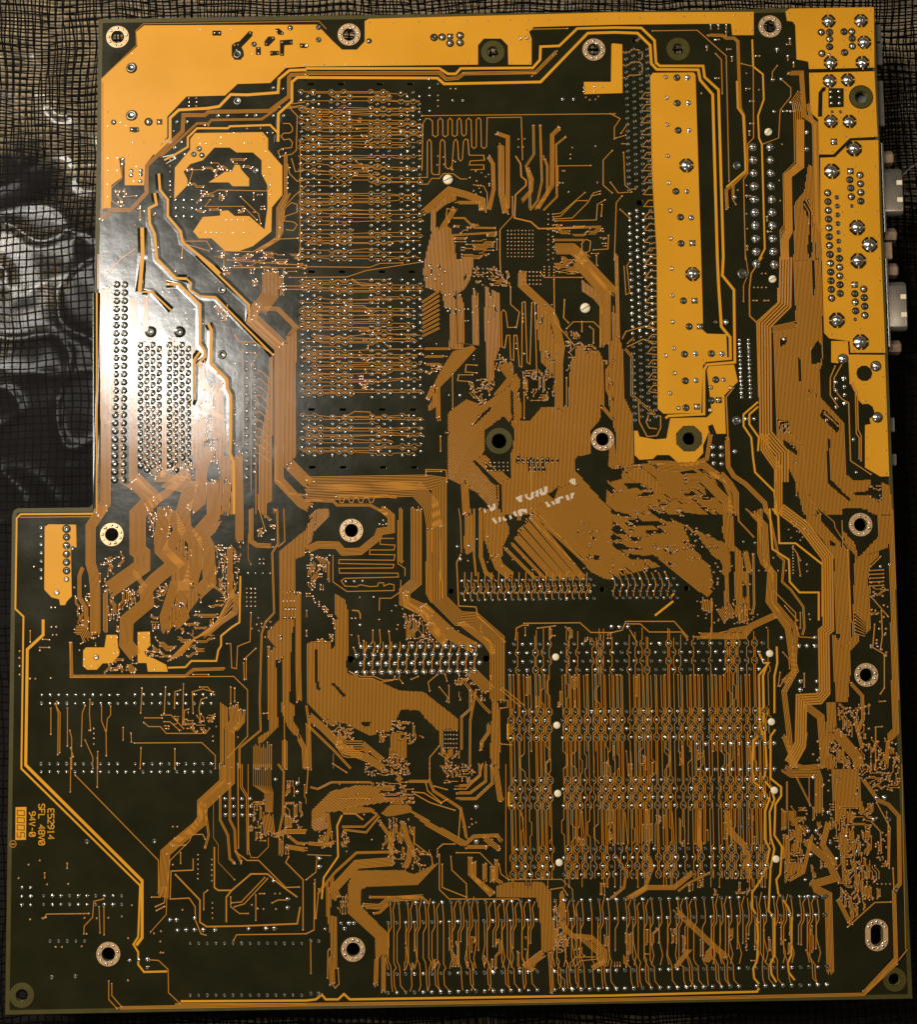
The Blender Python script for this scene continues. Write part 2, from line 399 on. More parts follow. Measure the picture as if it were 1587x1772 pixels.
# left pin rows and the dense runs next to them
for i in range(25):
    s('D%g,%g' % (604 - i * .5, 157 + i * 42.2), 11, 'g'); s('D%g,%g' % (645 - i * .4, 157 + i * 42.2), 11, 'g')
    if i < 24: t('D%g,%g %g,%g %g,%g' % (610, 172 + i * 42.2 + 20, 622, 172 + i * 42.2 + 20, 640, 160 + i * 42.2 + 12), 3.6, '..')
b('D545,175 545,835 548,870 545,1290 505,1347', 56, 9); b('D688,230 688,830 690,860 688,1165 790,1265', 46, 8); b('D575,200 575,820', 20, 4)
for i in range(12): t('D%g,%g %g,%g 590,%g' % (528 + i * 5, 300 + i * 42, 545 + i * 4, 285 + i * 42, 172 + i * 42), 3.4, '..')
t('D500,200 500,1347', 8, '..'); b('D622,560 622,1180 680,1215', 10, 2, '.v')
CX = [243, 254, 264, 275, 293, 303.5, 314.6, 325.7]
for ci, cx in enumerate(CX):
    n0 = 16 if ci < 6 else 15
    for j in range(n0):
        yy = 597 + j * 13.9 + (7 if ci % 2 else 0)
        s('S%g,%g' % (cx, yy), 3.6, 'g')
    for j in range(n0 - 1):
        yy = 597 + j * 13.9 + (7 if ci % 2 else 0)
        raw([(cx + 5.5, yy - 7), (cx + 5.5, yy + 2), (cx + 1, yy + 6)], 3.6)
for k in range(7):
    cx = (248.5, 259, 269.5, 283, 298, 309, 320)[k]; raw([(cx, 606), (cx, 700), (cx + 3, 704), (cx + 3, 800 + 4 * k), (cx + 12, 812 + 4 * k)], 3.6)
b('D862,480 852,560 852,1120 835,1150', 24, 4); b('D995,890 995,480', 8, 1); b('D720,440 700,480', 14, 3)
mess('D720,430 1000,430 1010,480 720,480', 16, 77, .3, (10, 40)); b('D755,220 755,380 700,440 700,800', 26, 4)
# middle-left bundles
b('D1045,560 1045,700', 34, 6); b('D1040,660 1100,715 1150,655', 34, 6); b('D1128,700 1128,960', 62, 10)
h('D1000,850 1060,850 1085,900 1090,1000 1085,1110 1000,1110 990,960'); h('D1100,760 1160,860 1180,960 1140,1100 1100,1090 1095,900'); b('D1030,790 1160,850', 26, 5)
mess('D1030,600 1150,620 1100,900 1030,900', 26, 11, .5, (10, 40)); mess('D1060,880 1120,860 1130,1080 1040,1100', 20, 12, .6, (14, 50))
v('D1190,940 1200,955 1210,965 1215,980 1225,990 1230,1005 1240,1020 1105,1005 1108,1050 1110,1105 1130,1110 1135,1130 1140,1160')
h('D1135,1040 1190,1050 1205,1120 1205,1347 1100,1347 1100,1260 1135,1180'); h('D1215,1060 1262,1010 1262,1347 1215,1347')
for i in range(17): s('D1276,%g' % (467 + i * 43), 9, 'g'); s('D%g,%g' % (1318, 470 + i * 41), 9, 'g')
for i in range(11): t('D1330,%g 1350,%g 1395,%g' % (600 + i * 43, 605 + i * 43, 645 + i * 43), 4, '..')
b('D1258,500 1258,1000', 8, 1); b('D1300,560 1300,1230', 8, 1); b('D1325,700 1325,1347', 8, 1); t('D1305,575 1330,520 1260,500', 4)
h('D1395,540 1412,520 1412,1275 1380,1290 1380,1347 1335,1347 1340,1000 1360,900 1380,780')
# from the comb at the top to the long vertical bundle
b('D1330,260 1300,350 1445,485 1445,1170 1560,1290 1600,1310', 50, 8); b('D1310,330 1460,470', 60, 8); b('D1400,90 1400,210 1340,290', 86, 12, 'v.')
b('D1370,280 1440,285 1535,380 1500,420', 26, 5); h('D1465,440 1535,380 1535,1045 1470,1110 1465,900')
b('D1500,1090 1600,1190', 62, 10); mess('D1280,60 1480,60 1470,250 1400,260 1290,190', 26, 14, .8, (20, 80))
mess('A1130,1280 1587,1290 1587,1347 1100,1347', 30, 15, .3, (20, 90)); mess('D1100,0 1587,0 1580,110 1160,110', 40, 16, .2, (20, 110))
t('D1190,70 1587,70;D1480,165 1587,165;D1480,182 1587,182;D1500,120 1587,120;D1180,30 1587,58;A950,1245 D940,20;A1130,1300 1310,1305 1420,1240 1540,1235', 4)
b('A1340,1300 1440,1240 1460,1200 1460,1080 1500,1000', 18, 3); b('A1485,560 1560,550 1590,560', 14, 2)
# snakes beside the memory sockets
t('A1465,640 1500,640 1515,660 1515,680 1500,690 1470,690 1455,705 1470,725 1500,720 1515,740 1510,765 1460,770 1440,785 1450,810 1510,800 1535,780 1540,600 1510,570 1500,540 1580,530;A1510,820 1530,890 1587,880;A1590,930 1540,940 1500,900 1490,850;A1450,1215 1455,1090 1530,1010 1590,960;A1470,1130 1475,1080 1510,1050 1540,1060 1540,1100 1480,1120 1470,1145 1520,1150 1540,1165 1520,1195 1480,1190', 4, '..')
b('A1480,800 1480,1010 1440,1080 1440,1230 1330,1310', 20, 3); b('A1555,720 1555,1347', 8, 1)
v('A1450,815 1500,870 1490,920 1490,950 1490,975 1465,775 1450,1180 1445,1225')
# ---- memory socket field
rf = random.Random(5)
DC = [521, 532, 542, 552, 573, 584, 595, 605, 641.5, 652.7, 663, 673, 694, 705, 715, 726]
def dimm(y0, y1, dens=0.86, seed=1):
    rr = random.Random(seed); n = int((y1 - y0) / 6.77)
    for k in range(n):
        yy = y0 + k * 6.77
        for i, cx in enumerate(DC):
            if (k + i) % 2 == 0: s('S%g,%g' % (cx + (yy - 158) * .004, yy), 2.9, 'g' if rr.random() < .86 - .3 * (cx > 690) else 's')
    for k in range(n - 1):
        yy = y0 + k * 6.77
        for sgn in (-1, 1):
            if rr.random() > dens: continue
            lv = 0; pts = []; a = rr.choice((0, 0, 0, 1, 2, 4)); e = rr.choice((16, 16, 15, 14, 12, 10)); skip = rr.random() < .4
            if rr.random() < .2: a, e = rr.choice(((0, 8), (8, 16)))
            for i in range(a, e):
                cx = DC[i] + (yy - 158) * .004; am = 4.6 if (k + i) % 2 == 0 else 1.1
                if am > 2 and rr.random() < .12: continue
                if i in (4, 8, 12) and rr.random() < .45: lv = rr.choice((-1.6, 0, 1.6, 2.4))
                yy = y0 + k * 6.77 + lv
                if am > 2: pts += [(cx - 5.2, yy + sgn * 1.1), (cx - 2.0, yy + sgn * am), (cx + 2.0, yy + sgn * am), (cx + 5.0, yy + sgn * 1.1)]
                elif not pts or i == e - 1: pts += [(cx, yy + sgn * am)]
            if len(pts) > 2: raw(pts, 2.9, '.v' if rr.random() < .2 else '..')
dimm(160, 460, .84, 2); dimm(484, 697, .90, 3); dimm(720, 797, .90, 4)
for (yy, xs_) in ((145, (538, 590, 657, 710)), (470, (539, 592, 661, 713)), (708.5, (539, 593, 661.5, 715)), (808.5, (540, 594, 663, 717))):
    for x_ in xs_: HOLES.append([WD(x_ + dx, yy + dy) for dx, dy in ((-6, 0), (-5, -2.4), (5, -2.4), (6, 0), (5, 2.4), (-5, 2.4))])
mess('B240,600 330,600 330,920 240,920', 22, 21, .3, (14, 50)); mess('E270,250 330,250 330,720 270,720', 26, 22, .3, (14, 40))
t('E0,65 330,68 380,48 500,45;E0,120 210,118 310,85 600,40;E240,130 290,165 380,160;E205,265 300,268 330,292;E345,405 440,492 600,490;B600,600 1600,590;E190,850 250,815 330,818 340,850', 4)
s('B637,410 640,455 640,495 640,575', 8); s('760,520 812,520', 8); s('1330,513 1387,513', 10); v('683,435 683,495 683,520 683,550 748,460 775,460 1450,505 1470,518 1500,515 1515,500 1380,765 1370,800 1370,822 1500,758 1510,945 1360,995 1100,722 1133,720 1100,762 1125,762 1330,885 1340,885 1315,948 1330,948')
s('1440,455 1495,450 1535,450 1440,475 1495,475', 6)
# snakes at the top of the chip set
t('B590,955 630,955 650,925 690,925 710,900 760,900 800,928 835,928;B600,885 605,640 620,615 640,615 655,630 655,700 670,710 683,700 683,625 695,612 708,625 708,700 720,710 735,700 735,625 745,612 757,625 757,700 770,708 783,700 783,625 793,612 803,625 806,695 818,706 830,695 830,625 842,612 855,625 858,760 870,770 882,760 882,620 893,610 905,620 908,760 922,770 935,760 938,610 1115,608 1122,830;B590,920 628,920 628,735 638,722 648,735 650,895 660,905 690,905 695,735 705,722 718,735 722,865 735,875 755,875 765,735 775,722 785,735 790,825 800,835 810,825 815,735 825,720 838,725 845,805 920,805 925,830 850,835 845,855 920,855 922,878 850,880', 3.9, '..')
s('B735,932 E1447,280', 28, 'w')
b('B612,1100 740,985 830,1010 910,1040 915,1090', 40, 6); h('B640,1100 740,985 760,985 790,1030 720,1060 672,1100 672,1180 720,1160 760,1190 780,1347 E860,0 870,60 850,130 820,180 740,230 700,200 620,170 605,90 620,0 B650,1200 650,1300 645,1110', 88)
b('B780,1050 900,1050 910,1090', 20, 3, '.v'); b('B985,690 1045,710 1045,1080', 22, 4, 'v.'); b('B1010,750 1012,1000 1035,1110', 34, 5); b('B950,820 968,850 972,980 950,1080', 22, 4, 'v.')
b('B870,958 920,965 938,1000 940,1080', 8, 1, 'v.'); b('B1178,650 1180,800 1140,860 1160,940 1160,1080', 16, 2, 'v.'); b('B1213,650 1222,940 1200,1040 1160,1090', 14, 2, 'v.'); b('B1310,665 1275,700 1275,960 1200,1080', 24, 4, 'v.'); b('B1345,710 1295,750 1300,1020 1230,1090', 12, 2, 'v.')
b('B1235,820 1250,860 1250,1010 1190,1080', 14, 3, 'v.'); tw('B1085,808 1112,850 1115,915 1140,935 1140,960 1085,1010 1080,1130 1165,1150 1205,1185 1440,1180', 7); b('B1150,880 1170,930 1165,990 1120,1040', 22, 4, 'v.')
t('B1475,858 1305,860 1305,960;B1445,998 1320,1105 1280,1110;B1455,1040 1400,1040 1320,1120 1280,1125;B1525,990 1490,1000 1460,1050 1380,1130 1285,1135;B1550,1035 1510,1060 1505,1140 1290,1145;B1525,1005 1480,1015;B1530,1120 1535,1060;B1587,780 1540,830 1540,960 1587,1000;B1070,1020 1070,1120 1005,1190 1005,1347 E1010,110', 4)
for r_ in range(3): vg(930 + 4 * r_, 1080 + r_ * 20, 1045, 1080 + r_ * 20, 6, 1)
vg(1100, 1040, 1100, 1078, 1, 3); vg(1125, 1060, 1300, 1078, 8, 2); vg(1160, 1105, 1230, 1125, 4, 2); sheet('B'); vg(1045, 1195, 1175, 1330, 8, 8, 4); vg(1255, 1110, 1255, 1347, 1, 10); vg(1280, 1110, 1280, 1340, 1, 9)
mess('B1260,1160 1540,1170 1570,1300 1430,1340 1270,1280', 30, 31, .15, (30, 120)); b('B1260,1185 1530,1175', 14, 2); b('B1290,1290 1380,1290 1450,1347', 60, 10)
t('B1430,1300 1430,1260 1450,1240 1475,1250 1470,1300 1450,1310;B1490,1295 1565,1290 1568,1220', 4)
mess('B760,1160 980,1160 1000,1290 900,1347 770,1347', 46, 32, .15, (30, 110)); b('B760,1130 820,1130 870,1180 980,1182', 12, 2, '.v'); b('B740,1220 985,1205', 12, 2, '.v'); b('B700,1190 770,1080', 30, 5); t('B770,1090 730,1080 725,1120 740,1150', 4)
vscat('B800,880 960,880 960,1010 800,1010', 14, 33); vscat('B640,800 780,800 780,890 640,890', 8, 34)
# ---- sheet E : chip set centre
mess('E860,60 1000,60 1060,100 1060,170 880,160', 40, 41, .5, (14, 50)); vg(870, 75, 985, 115, 6, 3); vg(1120, 92, 1215, 155, 6, 4); sheet('E'); vg(1235, 65, 1285, 110, 3, 4)
b('E780,190 782,460 880,470', 2, 1); h('E700,190 800,200 818,260 818,490 740,490 745,330 720,280'); h('E862,170 892,200 895,470 860,470 862,300'); h('E895,470 740,640 690,690 650,690 700,590 760,500 860,470', 135); b('E660,680 630,750;E682,690 685,850', 24, 4, '.v'); h('E655,690 685,690 685,780 640,810 620,800 655,750')
h('E925,160 1000,200 1005,480 975,560 972,680 940,700 932,520 925,400'); b('E1120,90 1120,160 1260,290 1290,350 1320,480 1310,560 1310,800', 44, 8); h('E1195,250 1245,250 1275,400 1310,480 1335,520 1335,800 1280,780 1280,620 1220,560 1215,520 1195,380')
t('E1285,130 1288,350 1390,470;E1215,95 1235,120 1430,120;E1340,235 1335,330 1360,355;E1350,385 1385,350 1490,350 1525,385 1525,480;E1430,350 1430,400;E1470,375 1490,390 1490,460', 4.4)
t('E1085,378 1045,380 1035,300 1022,288 1012,300 1015,480 1030,485 1040,420 1055,420 1060,545 1075,550 1078,420 1092,420 1105,580 1118,585 1120,250 1135,245 1145,560 1160,570 1170,250 1185,250 1195,600 1140,605;E1060,170 1060,260 1105,300 1090,380;E885,575 830,572 825,610 885,615;E862,625 790,625 785,655 850,660;E758,620 760,800', 4)
s('E745,205 722,210 765,230 725,278 745,280 778,285 795,292 735,295 770,310 748,315 800,210 870,180 880,220 885,270 865,300 950,205 960,220 940,270 975,270 990,290 975,315 945,350 1190,255 1205,270 1240,262 1275,262 1285,305 1190,305 1225,325 1215,355 640,60 685,60 650,75 700,75 720,90 650,105 690,110 625,120 670,130 705,155 650,180 820,285 840,285 825,345 840,345 1125,310 1125,330 1125,350 1090,462 1090,490 1130,515 870,525 870,545 655,515 675,465 740,730', 5)
sheet('E'); s('798,732', 9, 'q')
for i in range(9): b('E%g,%g %g,%g' % (600, 250 + i * 22, 690, 190 + i * 24), 14, 2)
b('E605,490 745,490;E610,530 720,530;E610,570 700,570', 14, 3); mess('E620,500 720,500 700,620 620,620', 10, 42, .1, (20, 50))
h('E1370,560 1420,430 1440,470 1520,500 1545,560 1545,780 1520,860 1475,910 1480,1030 1400,1050 1395,1090 1395,1170 1250,1240 1170,1347 1015,1347 1015,1180 1060,1160 1055,1030 1075,1000 1075,900 1050,860 1160,860 1220,790 1340,790 1360,700', 90)
h('E735,820 830,750 910,780 1060,680 1080,600 1110,650 1110,760 1170,860 1060,880 1030,840 925,910 925,1030 870,1070 855,1060 960,1180 990,1200 1015,1190 990,1347 880,1230 735,1160', 60)
h('E870,1040 925,1040 1055,1160 1015,1190 990,1190 880,1080', 135); h('E980,500 1060,570 1085,640 1060,720 1000,760 970,720 1040,640 980,560', 50)
mess('E830,650 980,640 980,770 900,780 840,740', 40, 43, .5, (12, 40)); mess('E1080,600 1260,560 1270,760 1100,760', 50, 44, .8, (20, 90)); mess('E980,500 1090,580 1060,640 980,600', 16, 45, .5, (14, 40)); mess('E1340,400 1440,400 1400,520 1350,630', 26, 46, .5, (10, 40)); mess('E1240,500 1290,500 1300,780 1240,780', 16, 47, .8, (20, 70))
for q_ in ('E1060,700 1075,720 1078,860 1066,860', 'E1115,650 1122,650 1128,850 1116,850', 'E1150,690 1165,700 1168,860 1152,860', 'E1255,700 1275,690 1278,770 1258,790', 'E1345,630 1355,630 1355,790 1345,790', 'E1155,1060 1168,1050 1170,1110 1158,1120', 'E855,885 955,790 960,800 862,890', 'E865,1075 875,1072 998,1190 998,1270 988,1270 988,1200', 'E925,915 1025,840 1030,870 1075,920 1072,1010 1055,1030 1055,1160 925,1040', 'E815,120 830,100 828,125 818,135', 'E1400,1060 1415,1045 1587,1210 1587,1235 1395,1080', 'E860,1230 895,1240 890,1347 855,1347', 'E1265,1240 1310,1200 1290,1250 1280,1270'): dark(q_)
t('E862,882 895,842;E1130,715 1130,850;E1165,1070 1165,1347;E997,1275 995,1200;E1350,640 1350,790;E695,942 697,1020;E725,925 735,925', 4); v('1410,1115 1400,1190')
b('E1400,30 1550,200 1550,470', 60, 10); h('E1285,45 1440,50 1420,130 1290,60', 0); h('E1430,130 1587,250 1587,440 1530,490 1530,280 1490,230 1430,190', 90); b('E1410,0 1560,160 1600,200', 50, 8); mess('E1280,0 1520,0 1530,100 1280,110', 22, 48, .1, (40, 140))
mess('E1270,450 1587,470 1587,700 1550,700 1540,500 1400,520', 18, 49, .7, (14, 40)); b('E1587,560 1560,600 1560,700 1587,760', 18, 3); b('E1535,790 1587,850', 20, 4)
# sheet F left: dense column by the slot
h('F0,190 55,460 70,520 72,740 115,830 122,1060 230,1160 300,1240 200,1240 100,1160 35,1100 30,930 0,860 -15,700'); b('F30,0 40,430', 20, 3); b('F70,60 80,210 100,200 85,60 110,20', 8, 1); b('F75,490 110,530 110,730 170,780 230,830', 18, 2)
t('F60,440 80,400 190,370 230,385;F85,480 170,440 220,465;F85,465 120,430;F145,770 150,870 190,945 240,940 260,900 260,840 200,825 185,870 200,900 240,905', 5, '..')
# connector columns on sheets C / F
for i in range(22):
    for c_, x_ in enumerate((80, 118, 155, 190)): s('C%g,%g' % (x_ + i * .8, 255 + i * 34 + (17 if c_ % 2 == 0 else 0)), 10, 'g')
for i in range(8):
    for c_, x_ in enumerate((100, 137, 172, 207)): s('C%g,%g' % (x_ + i * .6, 1090 + i * 34.5 + (17 if c_ % 2 == 0 else 0)), 10, 's' if c_ < 3 else 'g')
for i in range(25):
    for c_, x_ in enumerate((106, 143, 179, 212)): s('F%g,%g' % (x_ + i * .9, 14 + i * 34.5 + (17 if c_ % 2 == 0 else 0)), 10, 's' if i < 12 else 'g')
for i in range(14):
    y_ = 480 + i * 62; x_ = 155 + i * 1.9; sh_ = 'C' if y_ < 1347 else 'F'
    t('C%g,%g %g,%g %g,%g %g,%g' % (x_ + 55, y_, x_ + 25, y_, x_, y_ + 32, x_ + 55, y_ + 34), 4.6, '..')
for i in range(11): y_ = 20 + i * 66; x_ = 180 + i * 1.6; t('F%g,%g %g,%g %g,%g %g,%g' % (x_ + 60, y_, x_ + 25, y_, x_, y_ + 32, x_ + 60, y_ + 40), 4.6, '..')
tw('C60,270 95,272 110,258 140,258 165,270 165,310;C60,338 90,338 110,322 150,322 165,335 165,380 150,388 100,390 80,403 60,403', 5)
t('C30,715 80,700;C68,790 75,960 100,980 130,980;C0,945 40,1000 110,995;C0,590 50,615 20,660 20,720;C20,1347 30,1050 60,1015;C50,1085 100,1130;C55,690 90,640;C60,745 90,745', 4)
s('C130,205 152,1048', 19, 'h')
# slot area pours: joints
s('C393,858 F425,103', 31, 'c'); s('C343,403 345,535 350,676 338,992 362,1126 365,1262 F377,241 407,375 383,518 522,515 387,656 545,650 522,758 390,795', 15, 'd')
s('C398,402 402,533 405,676 395,992 418,1128 F440,516 578,516 443,654 585,650', 14); s('C424,1260 F435,241 463,375 560,756 447,790 598,352', 14, 'q')
s('C285,400 290,507 294,646 296,808 300,948 308,1092 310,1237 F315,74 319,214 320,351 327,487 284,525 331,616 307,720 350,797 519,690 620,692 516,808', 10, 'r')
s('F545,352', 12, 'g')
# power connector and its neighbours
for i in range(9): s('C%g,%g' % (738 + i * 2.1, 762 + i * 67.8), 20); s('C%g,%g' % (828 + i * 2.1, 762 + i * 67.8), 20)
s('F757,50 850,55', 20); s('655,862 F685,100', 24, 'g'); s('C655,858', 22, 'g'); s('C818,685 F840,130', 21, 'w')
s('645,1022 C842,413 865,255 885,410 848,577 935,530 1018,685 1018,772 C645,1022', 11); v('C472,485 470,483 705,380 770,465 890,748 880,1040 705,960 705,1108 710,1185 875,935 660,985')
for p_ in ('500,240', '545,205', '605,255', '630,295', '545,405', '705,460', '725,525', '725,640', '720,680', '755,290', '930,200', '915,230', '920,290', '950,325', '600,130', '560,130', '520,130', '600,165', '895,577', '915,575', '935,577', '707,1015', '710,1275', '812,1125', '815,1200'):
    s('C' + p_, 7); x_, y_ = map(float, p_.split(',')); t('C%g,%g %g,%g' % (x_, y_, x_ + (18 if int(x_) % 2 else 0), y_ + (0 if int(x_) % 2 else 20)), 4, '.v')
for i in range(15): s('F%g,%g' % (669 + i * .8, 444 + i * 21.2), 9); s('F%g,%g' % (715 + i * .8, 444 + i * 21.2), 9)
s('F530,998 575,1000 532,1042 575,1042 535,1084 577,1086', 12); s('F657,853 702,853 745,853', 10)
v('F745,172 765,172 785,172 808,172 740,240 760,240 800,240 820,240 785,100 805,100'); t('F740,240 760,240;F797,240 820,240', 5)
# five parallel fat traces right of the power connector
b('C915,1347 F905,0 905,260 800,365 805,930 850,985 890,1030 890,1180 I', 72, 5, tw_=9)
t('F870,175 870,250 760,350 770,740', 7, '..')
b('C985,620 985,860 920,910 925,1200 905,1240 905,1347', 40, 4, tw_=9)
tw('C785,1347 F790,0 730,100 720,180 722,320 765,360', 6); b('F700,0 715,100 690,160 690,245', 6, 1, '.v')
tw('F640,690 600,740 610,960', 6); tw('F765,765 690,830 690,890 730,950 740,1060 750,1130 850,1230 860,1347 I', 9); tw('F765,790 720,830 720,880 770,950 765,1020 I', 9)
b('F800,930 800,1010 870,1110 870,1347', 46, 4, tw_=8); b('F605,960 610,1100 640,1150 700,1190 800,1290 810,1347', 26, 4); b('F565,1130 620,1190 650,1240 650,1347', 34, 5); b('F520,1130 590,1180 620,1250 620,1347', 20, 3)
h('F845,400 880,370 960,350 960,280 945,0 1095,0 1100,410 1100,560 1085,600 1090,740 1210,870 1225,1140 1260,1170 1380,1165 1450,1200 1460,1347 1000,1347 960,1180 900,1060 860,930', 90)
for q_ in ('F845,385 905,345 960,345 960,352 905,352 850,395', 'F880,440 915,430 915,460 880,480', 'F975,530 990,600 990,660 975,660', 'F1040,30 1058,50 1058,215 1048,215', 'F1085,840 1105,805 1185,880 1180,925 1160,910', 'F1125,955 1138,960 1140,1170 1250,1275 1240,1280 1130,1190', 'F1260,1235 1345,1225 1345,1250 1270,1250', 'F1200,1320 1330,1320 1320,1347 1205,1347', 'F900,960 965,1020 965,1040 900,990', 'F1040,500 1075,450 1100,480 1090,560 1050,570', 'F1345,1215 1400,1240 1390,1270 1350,1260', 'F1350,1155 1440,1165 1440,1180 1380,1175'): dark(q_)
t('F905,880 920,920 1005,1005 1015,1240 1090,1347;F960,1080 965,1250;F1110,830 1150,860;F1110,820 1180,890', 4); mess('F1040,480 1090,480 1080,570 1040,560', 14, 51, .3, (10, 30)); mess('F860,840 920,850 960,1020 880,950', 14, 52, .5, (12, 50)); mess('F1340,1200 1400,1200 1410,1280 1350,1270', 10, 53, .2, (10, 40)); s('900,440 1120,860', 10)
b('F845,390 960,365', 40, 6); vscat('F1000,660 1060,660 1070,760 1000,760', 6, 54)
# right bottom of sheet F, jack area
t('F1205,560 1160,640 1160,700 1200,750 1235,770 1245,1070 1350,1140;F1245,670 1280,710 1285,910 1300,940 1300,1070;F1255,665 1270,700 1275,930 1290,950 1290,1060;F1165,580 1140,640 1140,730 1180,790', 5)
for i in range(4): s('F%g,%g' % (1168 + i, 663 + i * 43), 11); s('F%g,%g' % (1212 + i, 643 + i * 43), 11 if i else 12)
s('F1205,543 1375,580 1383,845', 22, 'b'); 
for x_, y_ in ((1315, 617), (1325, 815)): DARKS.append(circ(*[0, 0][:0] or (x_, y_), 42, 10)); HOLES.append(circ(x_, y_, 25, 20))
v('F1272,575 1315,672 1318,760 1410,530 1412,634 1420,740 1425,825 1428,915 1428,1015 1430,1135 1325,945 1325,1003 1330,1060 1205,455 1285,522 1260,500 1405,495', 5); s('1260,960 1275,1130', 9)
# I/O joints
s('C1130,110 1298,108 1315,220 1140,325 1305,325 1135,420 1230,415 1142,630 1238,630', 30, 'c'); s('C1262,772 1147,888 1278,1180 1343,1268 1283,1347 F1285,40 1173,342 1297,455', 34, 'c')
s('C1092,168 1135,168 1135,203 1135,243 1095,278 1210,165 1250,165 1252,200 1253,240 1213,273', 15, 'c'); s('1133,283', 9); s('C1240,932 1245,975 1248,1020 1293,908 1295,953 1297,998 1297,1043 F1266,205 1268,248 1270,294 1312,181 1315,225 1317,270 1318,317', 15, 'c'); s('C1243,888 1157,735 F1265,158', 15, 'q')
for i in range(8): s('C%g,%g' % (1125 + i * 1.6, 1000 + i * 45.4), 15, 'c')
for i in range(6): s('F%g,%g' % (1138 + i * 1.5, 2 + i * 45.2), 15, 'c')
for i in range(7): s('C%g,%g' % (1173 + i * 1.8, 1023 + i * 45.4), 12, 'g')
for i in range(5): s('F%g,%g' % (1186 + i, 22 + i * 45.4), 15, 'c')
dark('C1130,458 1208,458 1208,555 1130,558'); s('C1143,475 1185,475 1143,505 1187,505 1145,535 1187,535', 9); s('C1148,580 1192,580 1250,1068 F1268,338', 9, 'g')
tw('C1090,600 1083,480 1115,460', 14); 
for q_ in ('C1075,605 1078,480 1100,452 1115,452 1115,468 1098,480 1096,605', ): DARKS.insert(0, wpath(q_))
v('C1118,62 1205,210 1345,55 1350,165 1348,258 1045,350 1208,345 1340,345 1355,345 1040,390 1272,385 1218,468 1285,577 1360,575 1218,708 1285,705 1365,705 1272,1097 1200,1100 1380,970 1370,862 1265,862 1090,786 1148,786 1370,740 1380,1095 1385,1220 1208,1220 925,70 F1392,22 1395,137 1400,383 1293,385 1145,415 1215,130 1405,495', 5)
v('B327,118 325,150 445,118 580,115 704,112 828,110 940,108 1055,105 1150,103 1258,102 1393,98 1500,98 90,335 202,335 327,333 447,330 580,330 707,327 833,325 1060,328 1158,325 1058,220 580,230 1145,155 1152,218 1105,198 C40,95 150,92 262,90 380,87 485,84 640,82 722,80 645,160 730,158', 5)
s('B662,195 704,193 797,185 745,225 797,222', 16, 'c'); s('745,190', 14, 'q'); s('63,143 63,207 325,213', 11, 'c'); s('0,237 1107,200 1143,197', 9, 'r')
ddisk(975, 270, 2); dark('B708,345 800,345 800,365 735,368')
# ---- sheet G : lower left
tw('D490,1347 G470,25 105,30 85,50 78,520 120,560 110,1347 J108,25 725,630 715,895 690,935 715,975 715,1040 745,1078 865,1075', 9)
t('G490,0 475,42 100,46', 4, '..'); tw('G222,575 222,655 140,730 133,1320 J130,15 735,605 735,900 705,940', 15)
pour('G230,95 250,82 392,84 395,200 365,205 370,455 345,480 335,500 310,500 305,470 265,460 228,420')
pour('G430,735 445,720 540,720 550,655 605,655 610,720 618,740 615,760 580,800 530,802 500,835 450,835 428,815')
pour('G712,640 775,638 778,710 745,740 755,765 790,775 860,810 868,845 765,845 758,800 712,800')
s('G343,148 343,192 343,236 343,278 343,322', 15, 'c'); s('343,105', 17, 'c'); s('343,366 293,435 497,770', 12, 'r'); row(212, 100, 212, 360, 7, 9, 'g'); s('373,205', 12, 'g')
v('G435,780 440,815 475,815 500,812 590,748 605,665 610,745 590,705 575,665 720,645 770,645 745,668 720,695 770,690 800,832 265,512 285,512 265,613 290,613 272,655 292,655 175,300 385,410 100,740 100,775 100,815 100,860 155,880 182,882 262,878 205,735 410,735', 5)
t('G155,635 155,690;G220,677 255,680;G205,720 255,720', 4)
tw('G868,825 960,822 990,790 1120,790 1130,735 1145,710 1145,660 1200,615 1240,590 1245,350', 9)
b('G365,695 370,870 960,868 1000,835 1165,830', 18, 3, 'v.'); t('G362,695 362,875 1210,870 1282,940 1282,1180 1180,1290;G1175,700 1195,700 1200,825 1225,830 1230,715 1265,700 1295,690 1300,540;G1265,780 1325,725;G1262,800 1265,885;G1275,780 1275,885;G1080,860 1000,860', 4)
# zig-zag runs of the front-panel bus
b('D690,1165 790,1265 712,1347 G712,215 735,235 735,300 560,425', 86, 14); b('D548,1290 G535,0 468,92 468,285 482,330 492,420 492,650', 54, 9); b('G425,310 410,350 410,460 445,520 445,620', 22, 4); b('G545,430 545,640', 26, 4)
b('D852,1120 830,1160 935,1165 860,1240 760,1310 G745,-5', 44, 7); b('D985,1130 900,1190 985,1205 940,1347 G955,0 955,105 1010,170 1010,300 985,390', 74, 12)
b('D1090,1000 1045,1110 1035,1280 985,1310 G985,20', 60, 10); b('D1100,1180 1090,1347 G1120,50 1035,120 1075,195 1085,380 1020,440', 70, 12); b('D1180,1180 1165,1347', 40, 7); b('D1235,1040 1240,1347 G1240,170', 44, 8)
b('G850,-10 840,90 832,150 835,215 905,285 800,370 755,420 762,490 655,580 652,700 700,760', 72, 12); b('G880,20 930,110 870,215 950,290 950,400 935,500', 60, 10)
b('G690,320 745,400 715,440', 26, 5); b('G1000,400 900,400 880,470 850,560 860,640', 50, 9); b('G940,500 960,560 900,620', 40, 7)
h('G785,130 870,150 875,210 790,200', 90); h('G905,0 990,0 1000,110 1060,180 1110,260 1105,390 1050,440 960,560 930,590 880,640 840,590 880,500 870,400 860,300 960,280 870,220 920,150 905,100', 90)
